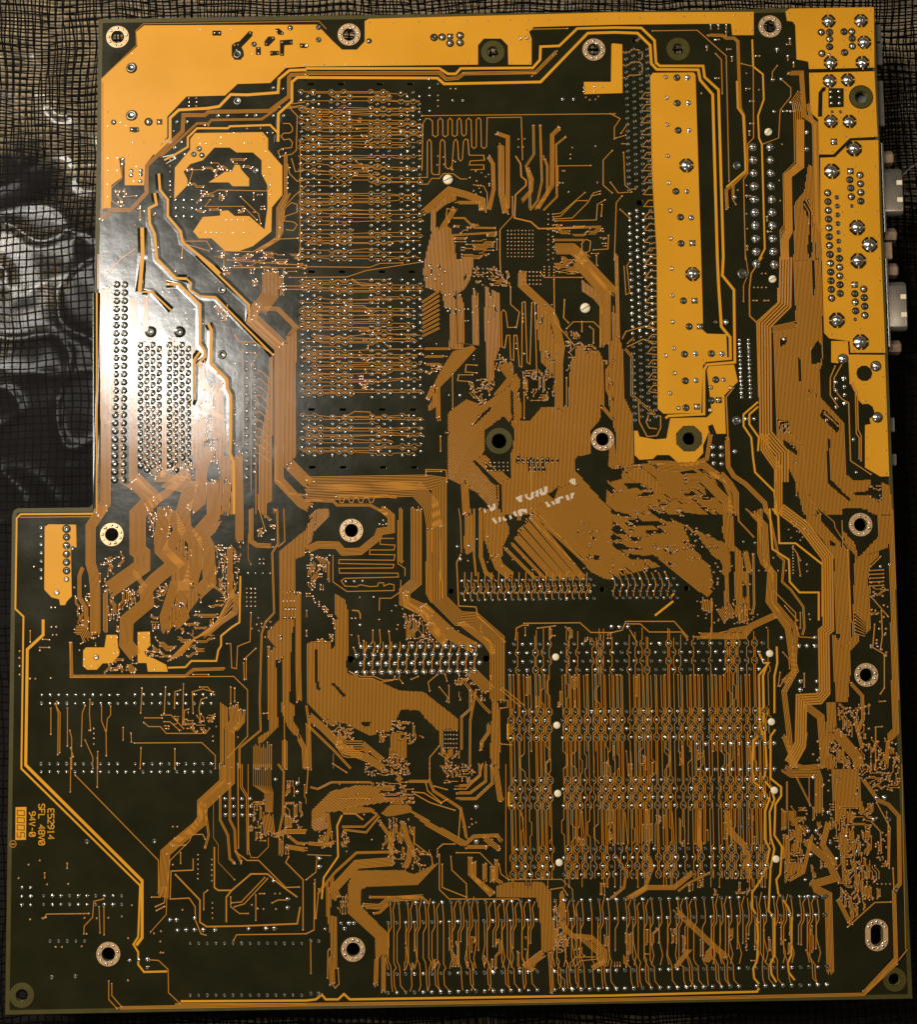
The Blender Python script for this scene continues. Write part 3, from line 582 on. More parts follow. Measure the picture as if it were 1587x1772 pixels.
h('G1005,115 1060,65 1150,65 1090,165 1040,150', 40); h('G870,380 960,390 1050,420 1040,490 930,470 880,420', 150); h('G630,570 740,480 800,500 690,580 680,720 710,740 710,840 660,760 615,720 615,600', 90)
mess('D720,1080 1000,1080 1000,1200 820,1180', 40, 61, .5, (14, 60)); mess('G760,0 900,0 900,150 780,150', 26, 62, .6, (12, 50)); mess('G470,290 650,210 640,290 520,400', 26, 63, .5, (14, 60)); mess('G560,420 760,400 760,500 700,640 560,640', 40, 64, .85, (30, 90)); mess('G380,400 480,400 450,680 380,560', 24, 65, .85, (30, 90))
mess('G780,380 880,380 870,600 780,640', 30, 66, .5, (14, 60)); mess('G940,200 1250,180 1240,340 1080,340', 44, 67, .5, (14, 60)); mess('G780,580 1100,560 1150,700 950,790 780,760', 46, 68, .4, (20, 70)); mess('G1040,400 1230,330 1220,560 1100,700 960,780', 30, 69, .3, (20, 80)); mess('G1120,220 1240,220 1230,520 1130,500', 20, 70, .8, (20, 70))
for k_ in range(6): t('G%g,%g %g,%g %g,%g %g,%g' % (870 + k_ * 14, 790 - k_ * 6, 960 + k_ * 10, 700 - k_ * 5, 1080 + k_ * 8, 640 - k_ * 10, 1200 + k_ * 6, 530 - k_ * 30), 4, 'v.')
b('G1190,200 1190,430 1225,470 1215,540 1140,590 1060,660', 30, 5); b('G1090,390 1160,440 1170,470', 14, 2, '.v'); b('G390,630 430,630 450,680', 50, 6); mess('G400,620 520,620 500,720 420,720', 10, 72, .5, (14, 40))
mess('G540,760 720,760 710,855 540,855', 26, 73, .5, (20, 60)); mess('G720,700 830,720 900,770 760,770', 14, 74, .3, (20, 60)); h('G700,740 740,745 720,850 690,800', 90)
vg(1278, 415, 1322, 505, 3, 5); vg(1345, 262, 1365, 285, 2, 2); row(1285, 335, 1400, 335, 4, 5); vscat('G1300,560 1420,560 1420,640 1300,640', 10, 75); v('1265,880')
b('G1300,0 1300,170 1330,190 1410,195', 26, 4); t('G1340,0 1375,115', 4); b('G1285,130 1285,260 1300,290', 4, 1, '.v'); b('G1435,0 1440,180 1410,230 1420,540 1375,590 1355,650 1345,1000 1350,1150 1240,1240 1240,1347', 12, 2); b('G1470,0 1475,170 1440,200', 8, 2)
b('D1430,1000 1430,1170 1500,1240 1587,1250', 14, 3); mess('G1300,0 1430,0 1420,170 1340,150', 20, 76, .6, (12, 40))
h('G1445,220 1587,105 H20,30 -5,230 G1587,250 1530,260 1530,570 1450,570', 90); h('G1450,215 1587,100 H60,0 G1610,200 1550,250', 42, 6.2)
h('G1450,570 1530,570 1510,660 1500,1000 1530,1020 1520,1100 1587,1200 1587,1250 1490,1130 1450,1030 1460,1000 1460,780 1425,830 1430,720 1370,650 1400,620', 90); h('G1385,700 1430,720 1440,1130 1360,1210 1310,1220 1340,1180 1390,1150', 90); vg(1468, 432, 1525, 432, 4, 1); vg(1468, 478, 1525, 478, 4, 1); vg(1480, 520, 1530, 520, 4, 1); vg(1475, 565, 1525, 565, 4, 1)
sheet('G'); vscat('G1370,640 1470,640 1460,820 1380,820', 12, 78, 5); b('G1545,440 1545,820 1550,1000', 30, 5); t('G1472,1030 1475,1347;G1385,1060 1365,1062', 4)
for i in range(10): b('J%g,0 %g,110 %g,150 %g,250' % (1312 + i * 10, 1312 + i * 10, 1370 + i * 5, 1375 + i * 4), 4, 1)
b('G1360,1225 1360,1347', 100, 10); b('G1475,1200 1475,1347', 30, 4); b('G1545,1180 1575,1240 1580,1347', 26, 4)
# header rows
for i in range(10): s('G%g,966' % (216 + i * 44), 9); 
for i in range(21): s('G%g,1010' % (214 + i * 44), 9, 's' if i % 3 else 'g')
for i in range(10): s('G%g,964' % (700 + i * 44), 9)
for i in range(10): s('G%g,1323' % (212 + i * 44), 9, 'g'); s('G%g,1323' % (700 + i * 44), 9, 's' if i % 2 else 'g')
for i in range(21): s('J%g,41' % (212 + i * 44), 9, 's' if i % 4 else 'g')
for i in range(2): s('J%g,640 %g,686 %g,731' % (112 + i * 45, 112 + i * 45, 112 + i * 45), 9)
for i in range(10): s('J%g,683 %g,728' % (225 + i * 45, 225 + i * 45), 9, 's' if i % 3 else 'g')
for i in range(5): s('J%g,918' % (258 + i * 45), 9, 'g')
for i in range(14): s('J%g,930' % (985 + i * 44.5), 9, 'g'); s('J%g,1198' % (985 + i * 44.5), 9, 'g')
s('J920,862 965,860 1008,860 1053,860 1115,860', 12); s('J880,808 915,808 1008,800 1288,855 1378,852 1422,852 1490,700 1490,745 1428,80 1540,100 1540,145 1418,605', 11); s('J800,400 450,403', 12, 'g'); s('J268,1105 390,1100', 11, 'g'); s('J672,1018 718,1015 763,1012 763,1053', 10)
for i in range(4): s('J%g,180 %g,220 %g,265' % (1165 + i * 44, 1167 + i * 44, 1167 + i * 44), 10)
v('J205,500 147,522 95,592 242,625 352,622 155,805 220,800 237,795 437,798 447,880 433,880 288,948 320,948 422,945 630,790 663,903 682,732 560,797 500,800 797,878 833,868 830,920 663,1122 1060,430 945,755 865,465 895,522 1305,730 1335,750 1365,752 1430,752 1425,672 1450,672 895,325 918,325 905,385', 5)
t('J347,515 347,540;J230,565 230,590;J460,775 240,778 225,800;J535,700 485,712 478,795 435,840 433,875;J512,740 517,875;J537,740 538,885;J562,1125 562,1220 605,1268;J578,1140 578,1200 630,1260;J770,1015 820,1018 870,1065 872,1185 935,1245;J390,60 820,500 820,668;J845,978 830,978;J365,-30 363,145;J503,-30 503,120', 4)
t('G262,1035 262,1170;G295,1000 290,1025 310,1060 308,1265;G285,1010 300,1060 298,1275;G348,1035 348,1230;G420,1230 425,1060 440,1020;G465,990 462,1060 468,1150;G525,1025 525,1100 548,1160 550,1280;G572,1025 572,1070 555,1090 550,1150;G735,930 728,1060;G857,925 850,1060;G637,1135 637,1200;G678,1165 680,1210;G695,1215 1045,1213 1115,1280 1115,1347;G730,1240 725,1347;G905,1245 905,1347;G505,1260 505,1347;G365,1240 378,1285;G360,1150 370,1190 370,1347;G440,1200 480,1290 480,1347;G750,1085 840,1085;G745,1110 770,1130 830,1130 860,1165 1065,1165 1085,1140;G850,1105 880,1105 930,1150;G835,1070 885,1070 950,1140;G950,910 945,1120;G935,940 905,950 903,1035;G1070,980 1040,990 1030,1040 1040,1110;G1105,950 1050,935 995,950 1000,1060;G975,1040 955,1045 950,1120;G1195,925 1195,1010;G1215,930 1215,1000;G1035,925 1075,925 1110,965', 4)
mess('G830,1060 1120,1040 1110,1170 860,1170', 40, 81, .3, (20, 80)); v('G485,1140 485,1165 485,1190 485,1220 460,1150 1103,1180 1103,1205 1120,1130 1232,1185')
h('G1140,1000 1180,1030 1180,1347 1135,1347', 90); b('G1210,1020 1215,1100 1190,1150 1190,1347 J1190,90 1050,220 1045,300 905,415 855,460 845,690', 52, 8, 'v.'); b('G1240,1040 1250,1100 1200,1160 1200,1347', 20, 3, 'v.'); b('G1265,1045 1262,1105 1225,1150', 14, 2, 'v.')
b('J1150,0 1150,90 1035,195 1035,280 985,350 880,420', 30, 5); b('J1000,355 980,400 880,500 865,620 860,780 780,870', 8, 1, '.v'); b('J1060,200 1080,370 1060,440', 14, 2); b('J1105,200 1105,380 1130,420 1130,510 1215,600', 4, 1, 'vv'); b('J1140,170 1140,290 1180,370 1190,490 1220,520', 14, 3, '.v'); b('J1190,100 1190,290 1215,340 1220,450 1250,510', 14, 3, '.v')
tw('J1110,430 1110,640 1130,655 1200,655 1300,570 1385,570 1470,640 1540,690', 7); tw('J905,570 1035,705 1035,820 1070,843 1250,840 1540,828 1555,740', 7); tw('J1000,490 1000,550 885,555 880,700 980,695 1010,740 1012,810 1040,880 1070,888', 5); tw('J1200,655 1172,690 1172,820', 7); t('J1055,755 1055,670 1075,655;J1370,590 1250,715 1200,720;J1385,595 1265,725 1215,740;J1195,690 1195,740 1240,775 1285,775;J1325,680 1325,810;J1410,720 1440,705 1490,705;J1210,915 1225,885 1587,880;J1345,672 1370,672;J785,690 830,690 845,640;J805,740 850,720 860,640;J810,760 850,740;J935,460 935,515;J1005,365 1050,365 1062,390;J905,425 960,420', 4.4)
vg(1025, 470, 1025, 595, 1, 6); vg(1097, 495, 1097, 605, 1, 5); vg(1100, 720, 1100, 800, 1, 4)
b('J1285,0 1285,440 1300,485 1335,485 1390,430 1390,380', 6, 1); b('J1250,0 1250,120 1280,170 1285,470', 18, 2); t('J1232,0 1235,435;J1220,455 1280,500 1340,500 1480,640 1550,638', 5)
b('J1385,260 1395,360', 60, 8, '.v'); h('J1355,150 1415,170 1420,260 1385,290 1375,200', 90); mess('J1300,180 1420,180 1400,400 1300,400', 26, 82, .8, (20, 90)); mess('J1420,60 1587,60 1587,380 1450,520 1410,450', 50, 83, .8, (30, 120)); b('J1430,370 1480,350 1587,350', 26, 4); b('J1490,370 1540,410 1587,415', 16, 3, 'v.'); b('J1495,430 1587,445', 24, 4, 'v.'); t('J1495,480 1480,510 1570,600 1570,860', 5)
b('J1440,0 1470,40 1465,260 1440,380', 12, 2); mess('J1290,180 1330,180 1330,360 1290,360', 10, 84, .9, (20, 60))
# bottom bus
tw('J935,1230 1587,1226 K50,1220 80,1195 100,1220 165,1220 195,1192 225,1220 1587,1200 L760,1180 770,1160', 10); b('J615,1264 1587,1250 K0,1244 800,1236 1587,1222 L600,1210 1312,1194 1485,1030', 18, 3); t('J905,1244 1587,1242', 5, '..')
# ---- sheet H
h('H0,180 20,30 60,0 120,0 120,40 0,170', 45); b('H0,215 60,188 160,190 190,225 280,222 370,150 380,120 440,110 440,40 390,0', 40, 6); s('H380,80 398,85 400,62 415,80', 6)
b('E0,1190 620,1180 690,1190 690,1347 H690,470 790,570 870,575 990,680 990,1000', 80, 10); t('E620,1145 620,1115 725,1118 730,1180;E625,1125 700,1125', 4); b('E0,1240 570,1215 640,1280 H650,0 665,100', 84, 10)
h('H620,0 720,0 722,460 800,520 880,530 990,640 1010,720 1005,1000 960,990 968,700 880,585 780,590 640,480 620,440', 90, 6.4); b('H570,0 570,380 510,430 510,480 600,520 640,560', 60, 8); b('H490,0 490,270 500,280', 22, 3); b('E160,1255 390,1250 470,1260;E0,1275 140,1280 160,1300 330,1300 420,1347', 16, 3)
t('E170,1255 175,1285 190,1288 200,1262 215,1260 225,1285 240,1288 250,1262 265,1260 275,1285 290,1288 300,1262 320,1260 330,1288 345,1285 355,1258 390,1255;H455,155 385,155 382,185 460,190 455,215 330,215 328,238 460,240 455,268 170,265 168,285 455,290 450,308 170,310 172,335 475,335 478,355 200,362 180,375 200,402 260,405 280,395 330,405 370,402 375,385 400,385 402,402 430,390 455,395 455,425 210,430 138,380 138,240;H512,350 512,310 475,285 475,60;H490,370 490,430 440,465 380,465 378,530', 4, '..')
s('H205,378 250,378 293,375', 8); s('280,603', 9); v('H278,460 348,458 465,503 443,530 500,520 378,575 475,603 470,625 235,655 735,622 760,620 788,635 235,568 255,568 885,158 940,143 940,278 838,270 1128,255 1175,318 1238,295 1018,300 1070,265'); tw('H237,527 270,530 280,548 280,572', 6)
s('H783,197 843,195 800,262', 10)
mess('H0,230 140,240 130,430 0,420', 50, 91, .8, (20, 80)); mess('H0,420 160,560 150,640 0,700', 40, 92, .6, (20, 60)); h('H0,440 20,450 150,570 150,440 90,400 200,470 220,540 220,745 205,800 215,850 270,875 350,880 480,940 610,948 790,1090 790,1250 730,1300 700,1280 690,1190 600,1110 520,1040 490,1040 440,1150 330,1175 200,1110 105,1110 0,1000', 90)
for q_ in ('H515,1040 580,1045 690,1160 690,1180 660,1180', 'H130,905 145,905 205,970 190,975', 'H128,710 145,695 143,720 130,728', 'H0,460 25,475 130,580 150,640 0,700', 'H45,730 58,730 62,920 75,940 60,940 48,900', 'H285,1105 335,1105 325,1130 300,1130', 'H85,640 105,650 108,690 90,690', 'H165,575 125,540 120,530 100,440'): dark(q_)
mess('H0,470 140,600 140,690 0,690', 34, 93, .6, (20, 60)); h('H0,880 210,990 270,880 360,900 480,940 440,1100 330,1140 100,1100 0,1000', 148, 6.2)
row(285, 716, 900, 712, 15, 13); row(262, 762, 877, 756, 15, 13); row(285, 805, 900, 799, 15, 13); row(262, 852, 877, 843, 15, 13)
for i in range(14):
    x_ = 300 + i * 44; t('H%g,690 %g,%g %g,%g' % (x_ + 10, x_ + 10, 735, x_ - 8, 755), 3.6, '..'); t('H%g,%g %g,%g %g,%g' % (x_ + 5, 725, x_ + 5, 780, x_ - 10, 800), 3.6, '..'); t('H%g,%g %g,%g %g,%g' % (x_, 770, x_, 825, x_ - 14, 850), 3.6, '..')
t('H345,630 345,690 300,740;H380,630 385,690 370,740;H428,635 435,700 430,740;H270,660 275,700;H298,685 300,740;H245,720 260,760;H225,845 275,880 340,880 385,900 450,890 460,870;H235,850 285,870 350,870 400,890 470,885;H500,905 480,880 490,840;H640,945 632,900 680,860;H690,925 735,980 728,1000;H740,918 740,1005;H730,895 720,860;H545,885 580,870', 4)
b('H515,440 520,500 600,540 650,600 720,690', 34, 6, 'v.'); b('H600,510 760,660 870,720', 60, 10, 'v.'); b('H630,600 720,700', 40, 7, 'v.'); mess('H500,540 660,560 720,690 520,700', 44, 94, .7, (20, 90)); b('H800,590 930,690 970,750', 34, 5); b('H905,600 905,640 980,720', 6, 1)
b('H850,840 930,920 950,940', 60, 8, 'v.'); mess('H750,850 960,860 960,1000 800,1000', 26, 95, .6, (30, 120)); b('H850,940 850,1040 805,1080 805,1250', 16, 2, 'v.'); b('H880,940 850,1100 848,1330', 14, 2); b('H820,900 915,1020 955,1060', 18, 2); b('H945,1110 945,1160 910,1210 908,1250', 20, 3)
h('H960,990 1005,1010 1010,1180 1000,1347 970,1347 950,1270 960,1150', 90); t('H1010,990 1045,995 1045,1030 1010,1035;H1010,1220 1065,1225;H1010,940 1110,1025;H1020,930 1130,1020;H910,1250 905,1220;H690,1230 640,1290 640,1347;H725,1347 720,1290 690,1270', 4)
t('H1085,680 1090,620 1120,605 1150,605;H1130,595 1420,592 1475,642 1587,643;H1200,620 1290,608;H1030,690 890,560 880,510 790,505 780,280 800,240', 5); vg(720, 1150, 780, 1240, 5, 5, 4.2)
b('H20,1080 90,1140 200,1250 330,1300 400,1347', 40, 6); mess('H0,1060 250,1130 240,1280 160,1200 0,1100', 40, 96, .4, (20, 80)); mess('H440,1100 540,1090 610,1190 520,1230 440,1150', 36, 97, .5, (20, 60)); h('H440,1150 520,1140 525,1347 440,1347 430,1260', 90); mess('H300,1260 540,1260 540,1347 300,1347', 30, 98, .5, (10, 40)); h('H200,1190 290,1200 420,1300 400,1347 320,1310 200,1260', 140)
for i in range(8): t('H%g,%g %g,%g %g,%g %g,%g' % (170 - i * 2, 1150 + i * 12, 190, 1190 + i * 13, 210, 1205 + i * 12, 290, 1205 + i * 12), 3.8, 'v.')
mess('H680,1240 800,1240 790,1347 690,1347', 22, 99, .4, (20, 60)); for_ = None
mess('H360,1130 440,1150 400,1230 360,1220', 12, 100, .4, (14, 50)); b('H0,1020 15,1130 140,1250 230,1347', 14, 2); b('H140,1270 140,1347', 4, 1); b('H10,1120 15,1347', 26, 4)
# slot with bright pins below the residue
for k_, (y_, o_) in enumerate(((375, 0), (408, 18), (440, 0), (475, 18))):
    for i in range(20): s('H%g,%g' % (806 + o_ + i * 35.2, y_ - i * .5), 8.5, 'g' if (i + k_) % 3 else 's')
    for i in range(10): s('I%g,%g' % (13 + o_ * 1 + i * 35.2, y_ - 12), 8.5, 'g' if (i * 3 + k_) % 4 else 's')
for i in range(19):
    x_ = 822 + i * 35.2; t('H%g,330 %g,355 %g,385 %g,420 %g,440 %g,468' % (x_, x_, x_ - 3, x_ + 6, x_ - 6, x_ - 4), 3.8, '..'); t('H%g,385 %g,410 %g,440' % (x_ + 10, x_ + 18, x_ + 8), 3.6, '..')
for i in range(9): x_ = 20 + i * 35.2; t('I%g,330 %g,370 %g,400 %g,430 %g,455' % (x_ - 20, x_, x_ + 4, x_ - 6, x_ - 6), 3.8, '..')
h('H820,0 860,0 862,220 830,240 818,200', 90); h('H880,0 1010,0 1020,240 960,300 950,240 930,180 890,90', 90); b('H905,0 905,250 930,330 970,360', 22, 4); b('H870,0 870,240 880,350', 12, 2); b('H790,0 800,60 805,230', 8, 1); b('H980,250 1000,300 1060,350', 50, 8); b('E820,1180 830,1347', 40, 7)
h('E1015,1180 1395,1080 1395,1170 1500,1240 1587,1347 H1587,0 1587,380 1540,380 1170,10 1110,70 1050,150 1000,240 950,250 960,0 E990,1250', 90) if False else None
for k_ in range(6):
    x0_ = 1035 + k_ * 26; y0_ = 210 - k_ * 34
    b('H%g,%g %g,%g %g,%g' % (x0_, y0_, x0_ + 150 + k_ * 22, y0_ + 150 + k_ * 32, x0_ + 165 + k_ * 22, 360), 36 if k_ > 1 else 18, 6 if k_ > 1 else 3)
h('H1060,120 1110,70 1150,110 1420,360 1380,365 1320,330', 135, 6); h('H1000,240 1060,110 1030,50 1110,60 1160,0 E1170,1347 1020,1340 H960,0 950,230', 90)
h('E1170,1240 1250,1200 1395,1120 1500,1240 1587,1330 H1587,370 1540,360 1480,330 1390,240 1160,20', 136, 6); t('H1430,262 1170,0;H1370,262 1170,60', 4.2); v('1362,330 1440,310 1390,285')
dark('H1490,245 1515,245 1520,265 1500,270'); vscat('H1400,60 1587,60 1587,350 1450,300', 24, 101, 5)
# ---- sheet I : right of the residue
h('F0,860 40,1110 230,1170 I250,0 330,60 600,180 640,300 500,460 380,370 330,330 250,300 0,360 -40,200', 140, 6); h('F0,1090 300,1080 520,1130 640,1347 0,1347', 140, 6); h('I20,20 130,50 320,90 380,180 240,210 160,100', 0)
for q_ in ('I0,5 40,20 90,30 80,42 0,25', 'I95,62 250,68 290,90 130,88', 'I180,115 270,112 260,132 190,132', 'I0,105 60,108 80,135 30,135', 'I20,190 100,205 165,205 160,215 40,215', 'I80,235 180,245 220,240 330,330 300,340 210,260 110,262', 'I380,20 450,30 560,130 560,170 470,90 400,60', 'I380,90 460,160 540,260 570,270 560,320 480,260 400,140', 'I190,0 310,50 300,70 230,30', 'I100,148 160,148 150,165 110,165', 'I0,140 50,150 40,160 0,155', 'I620,225 640,225 645,330 622,330', 'I560,260 580,300 570,400 552,380', 'I680,180 710,230 715,330 690,330', 'I520,300 545,330 540,420 530,400', 'I680,370 700,400 700,470 682,450'): dark(q_)
for q_ in ('F70,1190 150,1185 160,1205 90,1215', 'F480,1180 540,1190 540,1260 500,1260', 'F0,1110 60,1110 60,1160 0,1180'): dark(q_)
mess('F0,1090 300,1090 500,1130 560,1347 0,1347', 60, 111, .12, (30, 110)); mess('I0,0 540,0 560,300 300,300 0,340', 55, 112, .12, (20, 70)); vscat('I0,0 400,0 500,200 350,330 0,340', 60, 113, 5.4); vscat('I380,60 560,250 560,400 480,420 380,150', 36, 114, 5.4)
b('F240,1100 350,1110 480,1090 530,1130 560,1150', 40, 6); b('F200,1080 300,1080 420,1090 500,1060 520,930', 22, 4); b('F390,1160 480,1160 600,1280 620,1347', 50, 8)
h('I580,0 640,0 645,190 700,240 720,300 720,520 700,560 645,590 640,560 640,250 600,200 580,120', 90); h('I590,250 615,250 615,560 590,560', 90); h('I500,340 530,380 530,470 440,520 470,470 490,440', 100); b('I740,235 745,500 735,550', 14, 2, 'v.')
b('I700,230 720,330', 30, 5); b('I505,470 500,530', 60, 7, '.v'); b('I585,510 620,570', 80, 10, '.v'); b('I690,500 690,590', 50, 6, '.v'); vscat('I430,470 780,470 760,600 560,600 430,550', 40, 115)
b('I850,555 730,610 690,660 460,660', 34, 6); h('I560,640 640,620 740,600 690,670 460,680 440,660', 10); t('I400,665 330,585 80,585 60,630 0,645;I525,470 525,640 500,665 430,665;I400,680 370,640 200,640 155,598 90,598;I95,620 135,690', 5); tw('I230,555 325,480', 10); tw('I312,460 330,440', 8)
dark('I375,470 440,500 560,600 520,640 440,660 380,640'); s('I5,612 46,614 90,614', 12, 'q'); s('I887,670 1060,668 978,712 1020,712 1062,712', 12)
# tall buses of the right third
b('I775,0 775,230 790,280 850,340 850,490 960,620 950,860 900,950 925,1160 940,1347', 30, 4); b('I735,20 800,90 810,290 830,320 820,480 920,620 940,760 960,840 900,900', 34, 5)
b('I660,0 665,65 745,150;I700,0 770,60 775,180', 10, 2); b('I800,0 830,60 870,240 900,270 890,380 935,420 1000,510 1005,620 995,655', 14, 2); tw('I825,0 840,210 925,265 930,380 980,435 1080,435 1080,580', 9); tw('I840,0 870,40 875,180 960,180 1100,290 1100,560', 9)
b('I880,0 1000,90 1125,255 1130,620 1105,640 1110,950 1080,985 990,990 985,1220 930,1320', 62, 5, tw_=9)
t('I850,430 960,540 960,600 980,665 1055,670;I905,505 970,580;I985,350 970,235 945,200;I985,540 985,620;I970,240 985,270', 4.4); vg(947, 195, 947, 335, 1, 10); vscat('I880,60 1060,60 1060,180 900,180', 16, 116); row(690, 172, 750, 178, 2, 7); v('I630,298 690,303 733,322 770,322 805,322 825,322 870,322 910,322 690,395 725,392 515,300 570,325 1030,548 1035,575 1018,290 1020,325 810,617 740,240 845,255', 5)
h('F1000,1347 1460,1347 I1460,0 1440,200 1280,255 1200,160 1200,0 1090,0 1090,60 1180,160 1240,220 1250,700 1210,740 1165,640 1160,260 1100,160 980,30 900,0', 90); h('I1380,160 1440,195 1345,290 1350,620 1240,740 1245,900 1230,1000 1120,1000 1115,1347 1170,1347 1290,1290 1250,1230 1180,1160 1165,1000 1150,650 1250,680 1260,450 1265,250', 90)
h('I1425,0 1468,0 1500,1160 1440,1220 1440,1347 1410,1347 1410,1190 1460,1140 1445,200', 90); dark('I1138,165 1165,180 1160,198 1140,190'); dark('I1165,650 1190,655 1180,680'); b('I1080,0 1160,70 1165,100 1235,210 1245,690 1210,720', 6, 1); dark('I1210,0 1300,0 1385,40 1385,150 1285,255 1270,180 1210,120')
t('I1230,215 1240,560;I1205,150 1205,200', 4)
for i in range(5): t('I1345,%g 1415,%g' % (322 + i * 20, 318 + i * 20), 5, 'vv')
for i in range(7): t('I1270,%g 1320,%g' % (540 + i * 18, 590 + i * 12), 3.6, 'v.')
mess('I1350,400 1440,400 1440,560 1350,620', 12, 117, .3, (30, 90)); t('I1355,460 1440,560;I1350,300 1400,250;I1370,600 1360,720 1430,760;I1405,530 1410,660 1400,730;I1420,760 1420,930 1400,960;I1395,1000 1425,998;I1375,1135 1375,1340;I1380,1132 1410,1130', 5); vscat('I1345,380 1440,380 1440,780 1350,780', 22, 118, 6); row(1400, 300, 1445, 290, 2, 7)
b('I1240,900 1305,970 1310,1090 1280,1160', 20, 3); mess('I1170,1010 1350,1010 1330,1200 1200,1180', 40, 119, .6, (20, 70)); vscat('I1180,1010 1380,1010 1340,1200 1200,1200', 24, 120, 6.5); b('I1010,1020 1090,1080 1110,1347', 40, 6); b('I1160,1150 1280,1290 1290,1347', 56, 9); b('I1270,1100 1305,1240', 20, 3)
s('I985,895 1070,895 985,940 1072,940', 11); t('I1005,855 1005,925', 5); tw('I960,1330 1010,1240 1020,1160', 3); b('I900,1180 960,1340', 26, 4); t('I895,745 925,780 930,830;I880,850 870,920;I905,880 880,920;I1400,960 1420,930', 4)
# ---- PCI field
PR = [[1115, 1130, 1145, 1160], [1232, 1247, 1262, 1277], [1351, 1366, 1381, 1395], [1470, 1485, 1500, 1514]]
SK = (0.0, 1.6, 3.2, 5.0)
rp = random.Random(9); PITCH = 14.87
def slope(x): return -(x - 882) * 0.009
for g_, rows_ in enumerate(PR):
    for j, y_ in enumerate(rows_):
        n_ = 30
        for i in range(n_):
            x_ = 882.5 + (7.4 if j % 2 == 0 else 0) + i * PITCH + SK[g_] + j * .2
            if abs(x_ - 962 - SK[g_]) < 9 or x_ > 1325 + SK[g_]: continue
            s('S%g,%g' % (x_, y_ + slope(x_) * .6), 3.2, 's' if rp.random() < .42 else 'g')
ally = [y for r_ in PR for y in r_]
for k in range(0, 61):
    x0 = 882.5 + k * PITCH / 2
    for sgn in (-1, 1):
        segs = [(1085 + rp.random() * 20, 1168), (1168, 1240), (1240, 1300), (1300, 1405), (1405, 1460), (1460, 1520), (1520, 1535)]
        a_ = rp.choice((0, 0, 1, 1, 1)); e_ = rp.choice((7, 7, 6, 6, 5))
        if rp.random() < .16: a_ = rp.choice((1, 3, 4)); e_ = a_ + 2
        if rp.random() < .10: continue
        ya, yb = segs[a_][0], segs[e_ - 1][1]
        pts = [(x0 + sgn * 1.3, ya)]; drift = 0
        for gi, rows_ in enumerate(PR):
            lane = sgn * rp.choice((1.3, 1.3, 2.1))
            for j, y_ in enumerate(rows_):
                yy = y_ + slope(x0) * .6
                if not (ya + 6 < yy < yb - 6): continue
                par = (k % 2 == 0) == (j % 2 == 1); xb_ = x0 + SK[gi] + drift
                if par: pts += [(xb_ + sgn * 1.3, yy - 7), (xb_ + sgn * 4.8, yy - 3.2), (xb_ + sgn * 4.8, yy + 3.2), (xb_ + sgn * 1.3, yy + 7)]
            yn = rows_[-1] + slope(x0) * .6
            if ya + 6 < yn + 9 < yb - 30 and gi < 3:
                if rp.random() < .22:
                    d_ = rp.choice((-1, 1)) * rp.choice((3.7, 7.4)); ym = yn + rp.uniform(14, 40); xb_ = pts[-1][0]
                    pts += [(xb_, ym), (xb_ + d_, ym + abs(d_)), (xb_ + d_, ym + 24), (xb_ + .8, ym + 24 + abs(d_))]
        pts.append((pts[-1][0], yb))
        if abs(x0 - 962) < 7: continue
        pts = [p for i, p in enumerate(pts) if i == 0 or p[1] > pts[i - 1][1] + .5]
        raw(pts, 3.1, ('v' if rp.random() < .5 and a_ else '.') + ('v' if rp.random() < .5 else '.'))
mess('S1000,1395 1320,1395 1320,1465 1000,1465', 46, 131, .95, (30, 90)); mess('S880,1170 1320,1170 1320,1225 880,1225', 18, 132, .9, (40, 90)); mess('S1000,1290 1320,1290 1320,1345 1000,1345', 30, 133, .95, (40, 90))
mess('S905,1085 1060,1085 1060,1112 905,1112', 22, 134, .9, (20, 60)); row(0, 0, 0, 0, 0)
sheet('I'); row(450, 1220, 850, 1216, 10, 11); sheet('L'); row(457, 30, 850, 27, 10, 11)
b('H1040,690 1040,1347', 2, 1) if False else None
# fat traces through the slots
tw('I768,745 795,800 820,800 770,865 775,1130 790,1165 740,1200 735,1347 L745,95 790,130 805,170 825,180 800,250 800,390 825,440 805,540 780,600 735,665 735,745 760,790 765,900 760,1020 740,1060 745,1110 770,1140', 9)
tw('I815,800 790,870 795,1130 820,1020 800,1160 830,1347 L790,0 795,80 835,130 850,185 825,250 830,380 850,440 830,540 820,760 850,800 850,990 830,1040 835,1090 860,1130', 9)
tw('I862,715 865,800 850,870 850,1060', 9); tw('I855,1145 830,1180 830,1347 L830,0 830,75 885,120 885,165 855,210 850,370 890,430 880,570 860,600 870,670 920,740 940,800 938,990 920,1030 925,1080 955,1120', 9)
tw('H1045,1115 1045,1190 1080,1192;K1050,145 1050,215 1085,225', 9)
